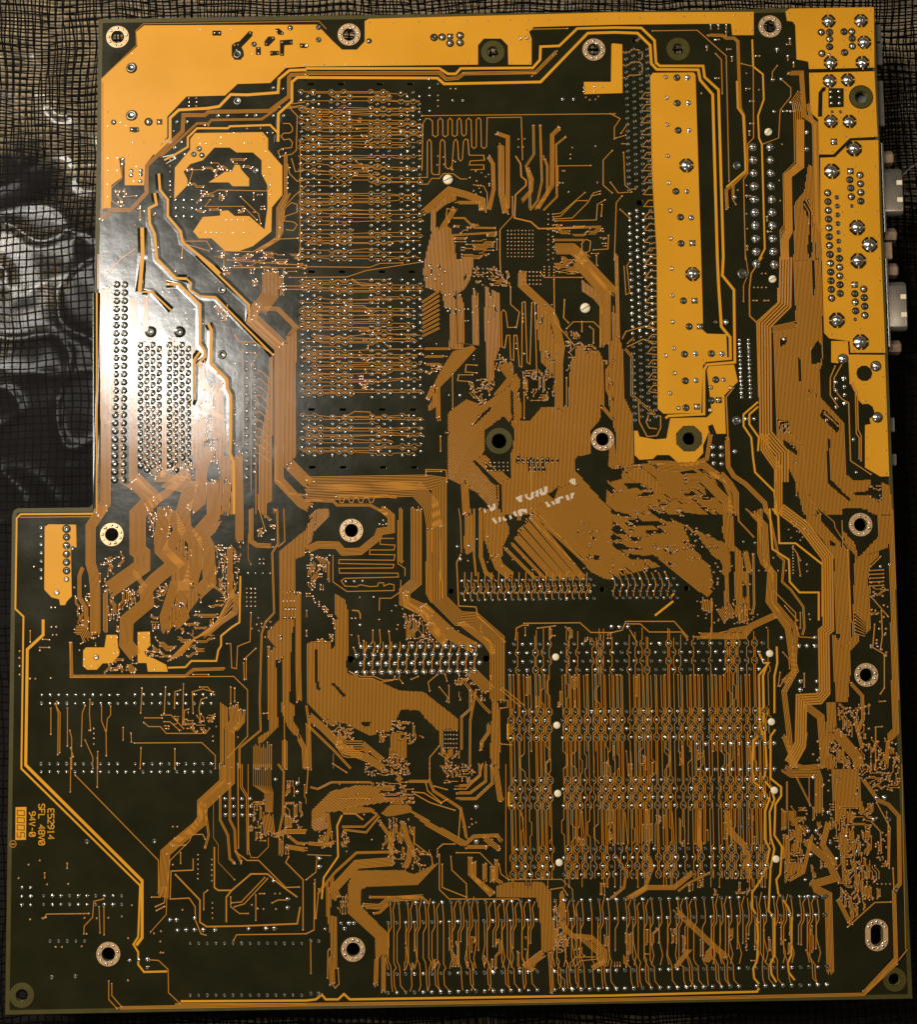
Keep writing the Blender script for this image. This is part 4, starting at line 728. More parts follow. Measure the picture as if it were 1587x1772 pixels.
# ---- sheet K
h('K0,0 0,330 20,370', 90) if False else None
b('H970,1330 H980,1347 K990,60 1005,180 1020,190', 30, 5); b('K1035,0 1035,560 1050,600 1325,598 1380,650 1385,740 1400,790', 6, 1); b('K900,0 900,60 840,110 780,115;K930,0 930,90 850,150 780,150;K960,0 965,100 880,180 780,180', 16, 3); t('K770,130 830,130 900,60 915,0;K640,0 640,80', 4.4)
mess('K300,0 540,0 540,60 300,60', 40, 141, .5, (12, 40)); mess('K680,0 900,0 850,110 700,100', 34, 142, .4, (20, 60)); h('K410,70 440,30 480,50 540,110 500,110 440,60 400,120', 45)
h('K30,240 130,140 260,110 330,110 400,120 380,150 540,140 540,190 430,195 300,215 230,225 150,245 110,260 120,340 50,350 30,330', 20); h('K30,230 130,130 160,140 110,240 100,330 30,340', 90); mess('K360,90 560,90 560,210 380,210', 44, 143, .1, (20, 90)); h('K150,240 230,215 330,225 380,260 430,210 540,205 545,240 680,320 740,350 835,400 830,440 780,420 720,380 630,330 540,250 440,270 380,270 330,250 180,260', 150)
b('K20,120 60,130 130,95 330,95 350,105', 12, 2); b('K520,90 640,90 660,140 740,190 800,230 820,320 830,385', 16, 3); t('K550,145 610,150 700,205;K560,155 640,200 770,240;K800,235 790,380;K0,150 10,20;K210,45 140,0;K620,100 630,140 700,200 730,185;K665,115 730,133;K190,180 330,180', 5)
b('K820,420 870,375 990,370 1010,400', 20, 4); b('K830,430 940,430', 20, 4, '.v'); b('K920,380 1000,440', 30, 4, '.v'); h('K780,370 830,400 850,380 880,370 960,370 940,385 870,390 845,420 850,435 800,430 740,380', 0); s('K882,222 883,402', 13, 's'); v('K857,285 880,303 860,312 815,327 845,327 965,392 985,377 300,262 340,392 265,155 268,95 172,105 760,945 1135,960')
t('K690,470 690,650 740,700 1100,700 1115,740;K705,520 705,640 830,690;K750,480 755,550 830,620 832,690;K770,415 710,415 680,440 680,480;K560,330 560,410 650,480 655,520;K780,460 900,460 970,530 970,600;K1000,520 1010,570 1050,600', 4.4)
mess('K380,280 560,280 560,520 400,480', 40, 144, .85, (30, 110)); mess('K480,430 660,440 600,560 500,550', 22, 145, .5, (20, 60)); b('K440,340 440,480', 24, 4); b('K380,300 430,370 440,470', 20, 4, 'v.'); b('K500,300 520,380 540,430 530,500 510,540', 30, 5, 'v.')
b('K0,410 110,420 150,400', 20, 3); b('K5,470 130,475', 8, 1); tw('K190,258 255,258 295,290', 7); b('K185,325 300,325 370,260;K190,340 310,355 380,270', 12, 2); tw('K185,265 160,320 165,480 90,590 80,700', 8); mess('K180,330 240,330 210,460 180,450', 16, 146, .6, (20, 60)); mess('K60,350 140,350 130,430 60,440', 16, 147, .8, (20, 60)); b('K110,260 120,340 100,420', 22, 4)
b('K480,455 260,460 150,560 60,670', 14, 3, 'v.'); b('K455,505 260,520 140,650 160,700', 46, 7, 'v.'); h('K100,600 190,560 250,510 200,600 140,660 120,780 160,790 160,1060 130,1060 120,860 100,760', 90)
h('K250,550 500,548 560,570 660,520 690,510 585,625 310,635 285,655 285,735 430,880 420,1000 360,1010 358,900 215,770 218,620', 45); h('K215,620 285,650 285,735 400,860 380,900 215,770', 90); h('K358,895 430,880 420,1000 360,1020', 90)
b('K130,1000 135,1140', 30, 5, '.v'); b('K365,1000 360,1140;K400,1000 400,1180', 24, 4, '.v'); t('K120,960 112,970 110,1110;K165,1060 170,1140 150,1160;K45,600 45,800;K65,650 50,800;K0,880 40,860 42,620;K22,920 24,1085;K0,600 50,560 55,480', 4.4); mess('K160,640 230,680 200,800 160,760', 12, 148, .7, (20, 60)); s('K25,915 65,918 25,1190 65,1190', 10, 'g'); s('K68,533 68,490', 12, 'q'); s('K98,855 198,853 180,825 222,825 248,825', 10)
b('K330,690 600,690 640,725', 14, 2, 'v.'); b('K300,735 380,740 430,700 600,690', 30, 4, 'v.'); b('K350,775 380,770 440,715', 14, 2, 'v.')
h('K960,640 1040,610 1225,608 1270,660 1270,770 1310,900 1280,960 1220,980 1210,760 1190,690 980,688', 90); h('K960,640 1040,610 1225,608 1270,650 1200,690 980,688', 0); b('K850,480 850,570 960,680', 24, 4, 'v.'); b('K925,520 925,610;K965,540 965,610', 24, 4, 'v.'); b('K870,510 870,590 970,670', 24, 4, 'v.'); b('K985,500 985,600 1020,620', 20, 3, 'v.')
b('K1325,660 1330,840 1380,890 1480,900 1550,970 1550,1020 1480,1060', 26, 5); mess('K1280,690 1350,690 1340,950 1290,960', 34, 149, .6, (16, 60)); mess('K1280,900 1380,900 1340,980 1290,980', 20, 150, .6, (16, 60)); b('K1440,910 1520,980 1540,1040', 30, 4); t('K1270,650 1330,640 1355,680;K1400,890 1430,915', 4.4); b('K1250,950 1260,1040 1340,1120 1340,1170', 6, 1); b('K1265,980 1275,1180', 24, 3, '.v'); b('K1230,980 1150,1040 1180,1060', 40, 6)
b('K1500,1000 1400,1000 1370,1030 1370,1070', 8, 1); b('K1520,1010 1420,1020 1395,1050 1395,1110', 6, 1)
# ISA rows
ISA = [((675, 1563), (1430, 1551)), ((672, 1597), (1428, 1583)), ((672, 1686), (1432, 1673)), ((672, 1718), (1432, 1704))]
ri = random.Random(12); NI = 51
def isa(r_, i):
    (xa, ya), (xb, yb) = ISA[r_]; f = i / (NI - 1); return (xa + (xb - xa) * f, ya + (yb - ya) * f)
for r_ in range(4):
    for i in range(NI):
        x_, y_ = isa(r_, i)
        if 40 <= i - 0 <= 41 and r_ in (0, 3) and i == 41: continue
        if 931 < x_ < 958 and True: continue
        s('S%g,%g' % (x_, y_), 3.5, 's' if ri.random() < (.45 if r_ != 3 else .8) else 'g')
for i in range(NI - 1):
    if 925 < isa(0, i)[0] < 950: continue
    for m_ in range(ri.choice((1, 2, 2))):
        a_ = isa(0, i); b_ = isa(1, i); c_ = isa(2, i); d_ = isa(3, i); o = 5 + m_ * 4.6
        p = [(a_[0], a_[1])] if m_ == 0 else [(a_[0] + o, a_[1] - ri.uniform(-6, 10))]
        p += [(a_[0] + 1 + m_ * 4, a_[1] + 12), (b_[0] + o, b_[1] - 8), (b_[0] + o, b_[1] + 8), (b_[0] + o - ri.choice((0, 5, 5)), b_[1] + 18)]
        xx = p[-1][0]; ym = c_[1] - ri.uniform(14, 28)
        if ri.random() < .25: raw(p + [(xx, (b_[1] + c_[1]) / 2 + ri.uniform(-15, 15))], 3.8, '.v')
        else: raw(p + [(xx, ym), (xx + 4, ym + 8), (c_[0] + o, c_[1] - 5), (c_[0] + o, c_[1] + 5), (d_[0] + o + 1, d_[1] - 12), (d_[0] + (7.4 if ri.random() < .5 else 14), d_[1] - 2)], 3.8, '.v' if ri.random() < .2 else '..')
    if ri.random() < .7: raw([(isa(1, i)[0], isa(1, i)[1]), (isa(1, i)[0] + 1, isa(1, i)[1] + 40), (isa(2, i)[0] + ri.choice((-4, 4)), isa(2, i)[1] - 25), (isa(2, i)[0], isa(2, i)[1] - 8)], 3.8)
mess('S690,1620 920,1620 920,1680 690,1680', 50, 151, .95, (30, 80)); mess('S980,1610 1420,1600 1420,1670 980,1675', 70, 152, .95, (30, 80)); mess('S980,1520 1330,1520 1330,1550 980,1550', 30, 153, .8, (20, 60))
b('L340,760 520,930 600,1000', 30, 6); b('L410,960 340,1050', 24, 4); h('L500,960 560,900 640,990 560,1040 480,1020', 45); b('L0,700 70,640 80,560 30,480', 14, 3); b('L80,700 180,640 215,540 200,470', 20, 4); b('L110,690 190,640 330,640 430,560', 26, 5); b('L350,660 400,620 520,560', 12, 2); b('L600,250 620,350 700,430 720,600', 34, 6); b('L460,240 460,440', 26, 4)
# ---- sheet L right
h('I890,1330 1000,1347 L1110,10 1110,200 1060,260 1060,10 940,50 890,10', 90); b('I900,1347 L940,50 1070,50 1080,80 1080,260', 44, 6); b('L940,0 1000,20 1100,10', 26, 4); h('I1120,1347 1290,1347 L1300,180 1330,280 1250,330 1180,330 1150,200 1140,0', 90)
h('L910,240 1000,240 960,560 900,620 900,400', 90); h('L940,260 1010,240 990,420 1010,560 930,610 960,420', 90); b('L1010,400 1130,500 1170,590 1060,620 1070,650 1130,680 1140,1080', 40, 6); b('L915,90 915,240;L960,60 1040,220', 10, 2); b('L1030,60 1030,210', 8, 1); b('L1045,370 1000,560 930,600', 20, 3); b('L1130,300 1100,420 1170,520', 30, 5)
h('L1180,330 1250,330 1380,540 1330,600 1300,760 1240,820 1240,700 1200,600', 90); h('L1180,200 1260,300 1300,480 1240,500 1190,420', 90); h('L1330,480 1400,550 1340,600 1290,560', 60)
mess('L880,220 1130,220 1130,680 880,660', 80, 161, .8, (20, 90)); mess('L1130,180 1440,180 1400,700 1200,740 1150,500', 150, 162, .8, (20, 100)); mess('L1290,0 1500,0 1500,150 1320,150', 50, 163, .6, (16, 60)); mess('L1170,500 1370,480 1330,740 1250,820 1190,740', 60, 164, .9, (20, 100)); vscat('L1030,50 1460,20 1450,500 1200,520 1000,380', 60, 165, 5.4); mess('I1120,1200 1400,1200 1500,1347 1150,1347', 40, 166, .7, (16, 60)); vscat('I1050,1200 1480,1200 1480,1347 1050,1347', 30, 167, 6); mess('I1340,1180 1500,1200 1500,1347 1350,1347', 24, 168, .8, (20, 60))
s('L1025,347 1068,347 1380,175 1422,175 1365,287 1010,690 1058,690', 12); s('L1445,287 1105,690', 11, 'g'); s('L1010,600 1225,375 1280,450 1140,410 1175,490 1285,540 1052,70 1130,250 1040,470', 9); s('I1385,715 1480,1220', 6)
b('L1310,80 1390,190 1440,210 1495,270 1500,620 1470,660 1480,1010 1320,1180', 22, 4); t('L1380,200 1450,330 1445,540;L1355,300 1400,350 1405,460;L1440,300 1440,520;L1455,715 1370,718 1230,845;L1465,540 1470,650', 5); b('L1180,700 1245,830', 24, 4, '.v'); vg(1385, 622, 1450, 625, 4, 1); s('1480,655', 16, 'g')
b('L1325,1190 1500,1010 1540,960', 6, 1); b('I1440,1200 1440,1347 L1420,0', 22, 4); mess('L1380,480 1470,480 1450,540 1390,540', 8, 169, .2, (10, 30)); s('L685,325 725,325', 9, 'g'); vscat('L700,820 1100,820 1100,980 700,980', 16, 170, 5)
b('L920,240 930,520', 6, 1); b('L1510,0 1530,960', 4, 1)
MOUNDS = [p for p in PADS if p[3] == 'g' and p[0] < WD(330, 600)[0] and WD(0, 880)[1] < p[1] < WD(0, 480)[1]]
def over_pour(q):
    cx = sum(p[0] for p in q) / len(q); cy = sum(p[1] for p in q) / len(q)
    return any(inpoly(cx, cy, P_) for P_ in POURS) or any(inpoly(*q[0], P_) for P_ in POURS)
VOID = [q for q in DARKS if not over_pour(q)]; DARKS = [q for q in DARKS if over_pour(q)]
for q in VOID:
    xs = [p[0] for p in q]; ys = [p[1] for p in q]; x_ = min(xs)
    while x_ < max(xs):
        y_ = min(ys)
        while y_ < max(ys):
            if inpoly(x_, y_, q): mark(x_, y_)
            y_ += .015
        x_ += .015
for P_ in POURS:
    markpath(P_ + [P_[0]])
    xs = [p[0] for p in P_]; ys = [p[1] for p in P_]; x_ = min(xs)
    while x_ < max(xs):
        y_ = min(ys)
        while y_ < max(ys):
            if inpoly(x_, y_, P_) and not any(inpoly(x_, y_, q) for q in DARKS): mark(x_, y_)
            y_ += .028
        x_ += .028
for x_, y_, r_ in VIAS: markdisk(x_, y_, .028)
for x_, y_, r_, k_ in PADS: markdisk(x_, y_, r_ * .9)
for a_ in MESS: mess_run(*a_)
for a_ in LATER: h_run(*a_)
# ================================================================ board blank with its holes
BT = -0.157
outline = wpath('S170,33 520,27.5 1000,21 1514,12 1531,450 1548,890 1561,1281 1580,1728 1000,1738 500,1747 8,1756 14,1330 20,893 23,883 30,879.5 80,879 154,878 160,872 161.5,700 164,440')
RINGS = [(203, 64), (604, 60), (1028, 86), (1333, 46), (193, 925), (608, 918), (1043, 760), (1490, 908), (1500, 1168), (187, 1651), (611, 1643)]
PLAIN = [(853, 90, 10, 21), (1174, 85, 10, 21), (864, 763, 13, 23), (1193, 759, 11, 23), (1491, 168, 11, 20.5), (37, 1722, 10, 21), (1549, 1695, 10, 20)]
sheet('S')
for x, y in RINGS: HOLES.append(circ(x, y, 11.2, 28))
for x, y, r, hr in PLAIN: HOLES.append(circ(x, y, r, 24))
slot = [(1518 + 10 * math.cos(a), 1618 + (-8 if math.sin(a) < 0 else 8) + 10 * math.sin(a)) for a in [i * math.pi / 12 + .01 for i in range(24)]]
HOLES.append([WD(*p) for p in slot])
for x, y in ((607, 1141), (842, 1140)): HOLES.append(circ(x, y, 6, 16))
for x, y in ((781, 1023), (1043, 1020), (1189, 1018)): HOLES.append(circ(x, y, 5, 12))
HP = [q for q in HOLES]
for x_, y_, r_, k_ in PADS:
    if k_ == 'h': HP.append([(x_ + r_ * math.cos(i * .5236), y_ + r_ * math.sin(i * .5236)) for i in range(12)])

def filled(name, loops, z, m, parent, depth=0.0, bevel=0.0, edge=None):
    """flat copper or board outline filled as a 2D curve, then baked to a mesh with thickness"""
    cu = bpy.data.curves.new(name, 'CURVE'); cu.dimensions = '2D'; cu.fill_mode = 'BOTH'
    cu.extrude = depth / 2; cu.bevel_depth = bevel; cu.bevel_resolution = 1
    for lp in loops:
        sp = cu.splines.new('POLY'); sp.points.add(len(lp) - 1)
        for i, p in enumerate(lp): sp.points[i].co = (p[0], p[1], 0, 1)
        sp.use_cyclic_u = True
    tmp = bpy.data.objects.new(name + '_tmp', cu); C.objects.link(tmp)
    dg = bpy.context.evaluated_depsgraph_get()
    me = bpy.data.meshes.new_from_object(tmp.evaluated_get(dg))
    bpy.data.objects.remove(tmp); bpy.data.curves.remove(cu)
    me.name = name; me.materials.clear(); me.materials.append(m)
    if edge: me.materials.append(edge)
    for p in me.polygons:
        p.use_smooth = False
        p.material_index = 1 if (edge and abs(p.normal.z) < .5) else 0
    o = bpy.data.objects.new(name, me); link(o, parent); o.location.z = z
    return o
sub = filled('laminate', [outline] + HP, BT / 2 - 0.003, M['mask'], BOARD, depth=-BT - 0.006, bevel=0.003, edge=M['edge'])
sub['label'] = 'dark glossy laminate sheet of the board with round mounting holes'

# olive rim where the mask stops short of the board edge, and halos round the plain holes
V, F, MI = [], [], []
pth = [outline[-1]] + outline + [outline[0], outline[1]]
inn = offs(pth, -0.13)[1:-1]
a = offs(pth, -0.004)[1:-1]; pth = pth[1:-1]
if abs(sum(p[0] * q[1] - q[0] * p[1] for p, q in zip(outline, outline[1:] + outline[:1]))) > 0:
    for i in range(len(pth)): V += [(*a[i], 0.0012), (*inn[i], 0.0012)]
    for i in range(len(pth) - 1): F.append((2 * i, 2 * i + 1, 2 * i + 3, 2 * i + 2))
link(bpy.data.objects.new('board_rim', mkmesh('board_rim', V, F, [M['halo']])), BOARD)
sheet('S')
for x, y, r, hr in PLAIN:
    a = circ(x, y, r + .5, 24); q = circ(x, y, hr, 24)
    V = [(*p, 0.0095) for p in a] + [(*p, 0.0095) for p in q]
    F = [(i, (i + 1) % 24, 24 + (i + 1) % 24, 24 + i) for i in range(24)]
    o = link(bpy.data.objects.new('bare_hole_collar', mkmesh('bare_hole_collar', V, F, [M['halo']])), BOARD)

# copper areas
def clean(q, d):
    return q
keep = [circ(x, y, 22.5, 8, math.pi / 8) for x, y in ((1043, 760),)]
for i, q in enumerate(POURS):
    loops = [q]
    for x, y, r, hr in PLAIN:
        cx, cy = WD(x, y)
        if inpoly(cx, cy, q): loops.append(circ(x, y, hr + 1.5, 8 if y > 700 else 24, math.pi / 8))
    for hx in HP[:]:
        cx = sum(p[0] for p in hx) / len(hx); cy = sum(p[1] for p in hx) / len(hx)
        if inpoly(cx, cy, q) and not any(math.dist((cx, cy), WD(x, y)) < .05 for x, y, r, hr in PLAIN):
            loops.append([(cx + (p[0] - cx) * 1.02, cy + (p[1] - cy) * 1.02) for p in hx])
    o = filled('copper_pour', loops, 0.0030, M['pour'], BOARD, depth=0.002, bevel=0.0025)

# clearance gaps in the copper
V, F = [], []
def poly3(q, z):
    b0 = len(V); V.extend([(*p, z) for p in q]); F.append(tuple(range(b0, b0 + len(q))))
for i, q in enumerate(DARKS):
    ar = sum(p[0] * r[1] - r[0] * p[1] for p, r in zip(q, q[1:] + q[:1]))
    if ar < 0: q = q[::-1]
    poly3(q, 0.0165 + (i % 40) * .0001)
if F:
    me = mkmesh('clearance_gap', V, F, [M['mask']]); o = link(bpy.data.objects.new('clearance_gap', me), BOARD); o['kind'] = 'stuff'

# traces: the hundred largest runs are parts, the rest one part
ITEMS.sort(key=lambda it: -it[0])
def trace_obj(name, its):
    V, F, MI = [], [], []
    for a, v_, f_, m_ in its:
        b0 = len(V); V.extend(v_); F.extend([tuple(i + b0 for i in f) for f in f_]); MI.extend([m_] * len(f_))
    return link(bpy.data.objects.new(name, mkmesh(name, V, F, [M['trace'], M['pour']], MI)), BOARD)
for it in ITEMS[:100]: trace_obj('trace_bundle' if it[3] == 0 else 'wide_trace', [it])
if ITEMS[100:]:
    o = trace_obj('fine_traces', ITEMS[100:]); o['kind'] = 'stuff'

# vias
def ring_geo(V, F, MI, x, y, r, prof, n, mi, ph=0.0):
    b0 = len(V)
    for (rr, z) in prof[:-1]:
        for i in range(n):
            a = ph + 2 * math.pi * i / n; V.append((x + rr * r * math.cos(a), y + rr * r * math.sin(a), z * r if isinstance(z, float) else z))
    V.append((x, y, prof[-1][1] * r)); k = len(prof) - 1
    for j in range(k - 1):
        for i in range(n):
            F.append((b0 + j * n + i, b0 + j * n + (i + 1) % n, b0 + (j + 1) * n + (i + 1) % n, b0 + (j + 1) * n + i)); MI.append(mi[j])
    for i in range(n): F.append((b0 + (k - 1) * n + i, b0 + (k - 1) * n + (i + 1) % n, len(V) - 1)); MI.append(mi[k - 1])
rv = random.Random(77)
V, F, MI = [], [], []
seen = set()
for x, y, r in VIAS:
    key = (round(x / .03), round(y / .03))
    if key in seen: continue
    seen.add(key)
    k = rv.random(); c = 3 if k < .25 else 2
    base = .017 / r
    ring_geo(V, F, MI, x, y, r, [(1.0, 0.0), (.86, base + .15), (.5, base + .15), (0, base - .1)], 8, [0, 0, 1 if k < .62 else 2], rv.random())
me = mkmesh('via', V, F, [M['viar'], M['tin'], M['pit']], MI, smooth=True)
o = link(bpy.data.objects.new('via', me), BOARD); o['kind'] = 'stuff'

# solder joints
PROF = {
    's': ([(1.12, 0.0), (1.0, .12), (.85, .38), (.55, .62), (.25, .72), (0, .70)], [0, 0, 0, 0, 0]),
    'b': ([(1.12, 0.0), (1.0, .12), (.85, .32), (.55, .48), (.25, .62), (0, .70)], [0, 0, 0, 0, 0]),
    'p': ([(1.12, 0.0), (1.0, .12), (.85, .38), (.55, .62), (.25, .72), (0, .70)], [0, 0, 0, 0, 0]),
    'g': ([(1.15, 0.0), (1.0, .22), (.82, .30), (.55, .18), (.30, .02), (0, .10)], [1, 1, 1, 2, 3]),
    'r': ([(1.0, 0.0), (.85, .2), (.7, .25), (.5, .18), (.3, .1), (0, .1)], [4, 4, 4, 3, 3]),
}
def pad_mesh(kind, n=14):
    V, F, MI = [], [], []; pr, mi = PROF[kind]
    ring_geo(V, F, MI, 0, 0, 1.0, pr, n, mi)
    return V, F, MI
SMATS = [M['tin'], M['dull'], M['pit'], M['tin'], M['gold']]
def place(V, F, MI, V0, F0, M0, x, y, r, z, a, flat=1.0):
    b0 = len(V); c, s_ = math.cos(a) * r, math.sin(a) * r
    V.extend([(x + px * c - py * s_, y + px * s_ + py * c, z + pz * r * flat) for px, py, pz in V0])
    F.extend([tuple(i + b0 for i in f) for f in F0]); MI.extend(M0)
GEO = {k: pad_mesh(k, 12) for k in PROF}
joints = []
dV, dF = [], []
for x, y, r, k in PADS:
    if k in 'cqrbd':
        rr = {'d': 1.22, 'c': 1.3, 'q': 1.15, 'r': 1.15, 'b': 1.3}[k] * r; n = 4 if k == 'q' else (8 if r > .14 else 16); b0 = len(dV)
        if k == 'q': rr *= 1.35
        zc = 0.0205
        for i in range(n):
            a = math.pi / n + 2 * math.pi * i / n; dV.append((x + rr * math.cos(a), y + rr * math.sin(a), zc))
        dF.append(tuple(range(b0, b0 + n)))
me = mkmesh('joint_clearance', dV, dF, [M['mask']]); o = link(bpy.data.objects.new('joint_clearance', me), BOARD); o['kind'] = 'stuff'
# thermal spokes across the big clearances
V, F = [], []
for x, y, r, k in PADS:
    if k == 'c' and r > .14:
        for q in range(4):
            a = q * math.pi / 2 + .05
            p0 = (x + r * .8 * math.cos(a), y + r * .8 * math.sin(a)); p1 = (x + r * 1.3 * math.cos(a), y + r * 1.3 * math.sin(a))
            strip(V, F, [p0, p1], .035, 0.018, 0.026, 0.004)
link(bpy.data.objects.new('thermal_spoke', mkmesh('thermal_spoke', V, F, [M['pour']])), BOARD)['kind'] = 'stuff'
order = sorted([p for p in PADS if p[3] not in 'hw'], key=lambda p: -p[2] * (1.2 if p[3] in 'cb' else 1))
smesh = {}
for kk, (v0, f0, m0) in GEO.items(): smesh[kk] = mkmesh('solder_joint', v0, f0, SMATS, m0, smooth=True)
rp = random.Random(31)
restV, restF, restM = [], [], []
for i, (x, y, r, k) in enumerate(order):
    gk = {'c': 'b' if r > .14 else 's', 'q': 's', 'd': 'g'}.get(k, k)
    if gk == 's' and k == 'c' and rp.random() < .55: gk = 'g'
    z = 0.018 if k in 'cqrbd' else 0.008
    if i < 100:
        o = link(bpy.data.objects.new('solder_joint', smesh[gk]), BOARD)
        o.location = (x, y, z); rr = r * (0.87 if k == 'c' else 1)
        o.scale = (rr * rp.uniform(.93, 1.07), rr * rp.uniform(.93, 1.07), rr * rp.uniform(.8, 1.1)); o.rotation_euler = (rp.uniform(-.09, .09), rp.uniform(-.09, .09), rp.uniform(0, 6))
    else:
        v0, f0, m0 = GEO[gk]; tx, ty = rp.uniform(-.3, .3), rp.uniform(-.3, .3)
        v0 = [(px + tx * pz, py + ty * pz, pz) for px, py, pz in v0]
        place(restV, restF, restM, v0, f0, m0, x, y, r * rp.uniform(.84, 1.06) * (.92 if k in 'cd' else 1), z, rp.uniform(0, 6), rp.uniform(.7, 1.1))
o = link(bpy.data.objects.new('solder_joint', mkmesh('solder_joint', restV, restF, SMATS, restM, smooth=True)), BOARD); o['kind'] = 'stuff'

# the mask swells into low mounds round the pins at the left
V, F, MI = [], [], []
for x, y, r, k in MOUNDS:
    ring_geo(V, F, MI, x, y, r * 1.75, [(1.0, 0.0), (.85, .03), (.7, .055), (.56, .07), (0, .07)], 14, [0] * 4, rp.random())
HOLD[0] = 1
for q_, w_ in SKIRT:
    n0 = len(F); strip(V, F, q_, w_ + .05, 0.0012, 0.0036 + .0002 * (n0 % 7), .07); MI += [0] * (len(F) - n0)
o = link(bpy.data.objects.new('mask_mound', mkmesh('mask_mound', V, F, [M['mask']], MI, smooth=True)), BOARD); o['kind'] = 'stuff'

# plastic pegs that show through the board
def blob(name, x, y, r, m, slotted):
    V, F, MI = [], [], []
    ring_geo(V, F, MI, 0, 0, r, [(1.0, -.2), (1.0, .25), (.88, .42), (.5, .5), (0, .52)], 20, [0] * 4)
    o = link(bpy.data.objects.new(name, mkmesh(name, V, F, [m], MI, smooth=True)), BOARD); o.location = (x, y, 0.012)
    if slotted:
        a = rp.uniform(.4, .9); V, F = [], []
        c, s_ = math.cos(a), math.sin(a); h_ = r * .53; w_ = r * .07
        for sx, sy in ((-r * .9, -w_), (r * .9, -w_), (r * .9, w_), (-r * .9, w_)): V.append((sx * c - sy * s_, sx * s_ + sy * c, h_ + .002))
        link(bpy.data.objects.new('peg_slot', mkmesh('peg_slot', V, [(0, 1, 2, 3)], [M['pit']])), o)
for x, y, r, k in PADS:
    if k == 'w': blob('plastic_peg', x, y, r * .95, M['white'], True)
for x, y in ((962, 1137), (964, 1255), (965.5, 1373), (968, 1492.5), (1332.5, 1131), (1335.5, 1249), (1340.5, 1367.5), (1343.5, 1486.5)):
    blob('plastic_peg', *WD(x, y), 6.2 * UNIT, M['white'], False)

# mounting rings with their solder dots
def ring(loop_in, loop_out, ndot, cx, cy):
    n = len(loop_in); V, F = [], []
    for lp, z in ((loop_out, 0.006), ([( (p[0]*.96+q[0]*.04), (p[1]*.96+q[1]*.04)) for p, q in zip(loop_out, loop_in)], .018), ([((p[0]*.06+q[0]*.94), (p[1]*.06+q[1]*.94)) for p, q in zip(loop_out, loop_in)], .018), (loop_in, .010), (loop_in, BT)):
        V += [(*p, z) for p in lp]
    for j in range(4):
        for i in range(n): F.append((j * n + i, j * n + (i + 1) % n, (j + 1) * n + (i + 1) % n, (j + 1) * n + i))
    mi = [0] * (2 * n) + [1] * n + [2] * n
    o = link(bpy.data.objects.new('mounting_ring', mkmesh('mounting_ring', V, F, [M['gold'], M['tin'], M['edge']], mi)), BOARD)
    for k in range(ndot):
        V, F, MI = [], [], []
        a = 2 * math.pi * (k + .5) / ndot; i = int(a / (2 * math.pi) * n) % n
        px = (loop_in[i][0] + loop_out[i][0]) / 2; py = (loop_in[i][1] + loop_out[i][1]) / 2
        ring_geo(V, F, MI, px, py, 2.8 * UNIT * rp.uniform(.8, 1.15), [(1.0, .3), (.8, .7), (.4, .9), (0, .95)], 8, [0, 0, 0])
        link(bpy.data.objects.new('solder_dot', mkmesh('solder_dot', V, F, [M['tin']], MI, smooth=True)), o)
sheet('S')
for x, y in RINGS: ring(circ(x, y, 11.4, 32), circ(x, y, 20.5, 32), 9, x, y)
so = [(1518 + 20 * math.cos(a), 1618 + (-8 if math.sin(a) < 0 else 8) + 20 * math.sin(a)) for a in [i * math.pi / 16 + .01 for i in range(32)]]
si = [(1518 + 10.6 * math.cos(a), 1618 + (-8 if math.sin(a) < 0 else 8) + 10.6 * math.sin(a)) for a in [i * math.pi / 16 + .01 for i in range(32)]]
ring([WD(*p) for p in si], [WD(*p) for p in so], 11, 0, 0)

# ---------------------------------------------------------------- lettering etched in the copper
FONT = {'E': ['0,0 0,6', '0,6 4,6', '0,3 3,3', '0,0 4,0'], '5': ['4,6 0,6 0,3.5 3,3.5 4,2.6 4,1 3,0 0,0'], '2': ['0,5 1,6 3,6 4,5 4,4 0,0 4,0'], '9': ['4,3.5 1,3 0,4 0,5 1,6 3,6 4,5 4,2 2,0 0.5,0'],
        '1': ['1,5 2,6 2,0', '1,0 3,0'], '4': ['3,0 3,6 0,2 4,2'], 'S': ['4,5 3,6 1,6 0,5 0,4 4,2 4,1 3,0 1,0 0,1'], 'F': ['0,0 0,6 4,6', '0,3 3,3'], 'L': ['0,6 0,0 4,0'],
        '8': ['1,3 0,4 0,5 1,6 3,6 4,5 4,4 3,3 1,3 0,2 0,1 1,0 3,0 4,1 4,2 3,3'], 'V': ['0,6 2,0 4,6'], '0': ['1,0 0,1 0,5 1,6 3,6 4,5 4,1 3,0 1,0', '0.6,1 3.4,5'], '-': ['0.5,3 3.5,3'], ' ': []}
def text_obj(name, text, x, y, wch, hch, adv, wline, m, font=FONT, z=0.012, shear=0.0):
    """letters run down the picture; (x, y) is the top left corner of the first letter's cell in photo pixels"""
    V, F = [], []
    for i, ch in enumerate(text):
        for st in font[ch]:
            P = []
            for tk in st.split():
                u, v_ = map(float, tk.split(','))
                u = u / 4; v_ = v_ / 6
                P.append(WD(x + v_ * hch, y + i * adv + (u + shear * v_) * wch))
            strip(V, F, P, wline * UNIT, 0.0, z + 0.0002 * i, 0.003)
    o = link(bpy.data.objects.new(name, mkmesh(name, V, F, [m])), BOARD); return o
text_obj('etched_lettering', 'E52914', 82.5, 1400, 7.0, 10.2, 9.05, 1.6, M['pour'])
text_obj('etched_lettering', 'SFL 48V0', 66.5, 1391.5, 7.0, 10.2, 9.05, 1.6, M['pour'])
text_obj('etched_lettering', '94V-0', 50.2, 1404.5, 6.6, 10.2, 9.0, 1.6, M['pour'])
o = filled('date_code_patch', [wpath('S26.5,1397 45,1396.5 44.3,1453 26,1453.5')], 0.006, M['pour'], BOARD, depth=0.002, bevel=.003)
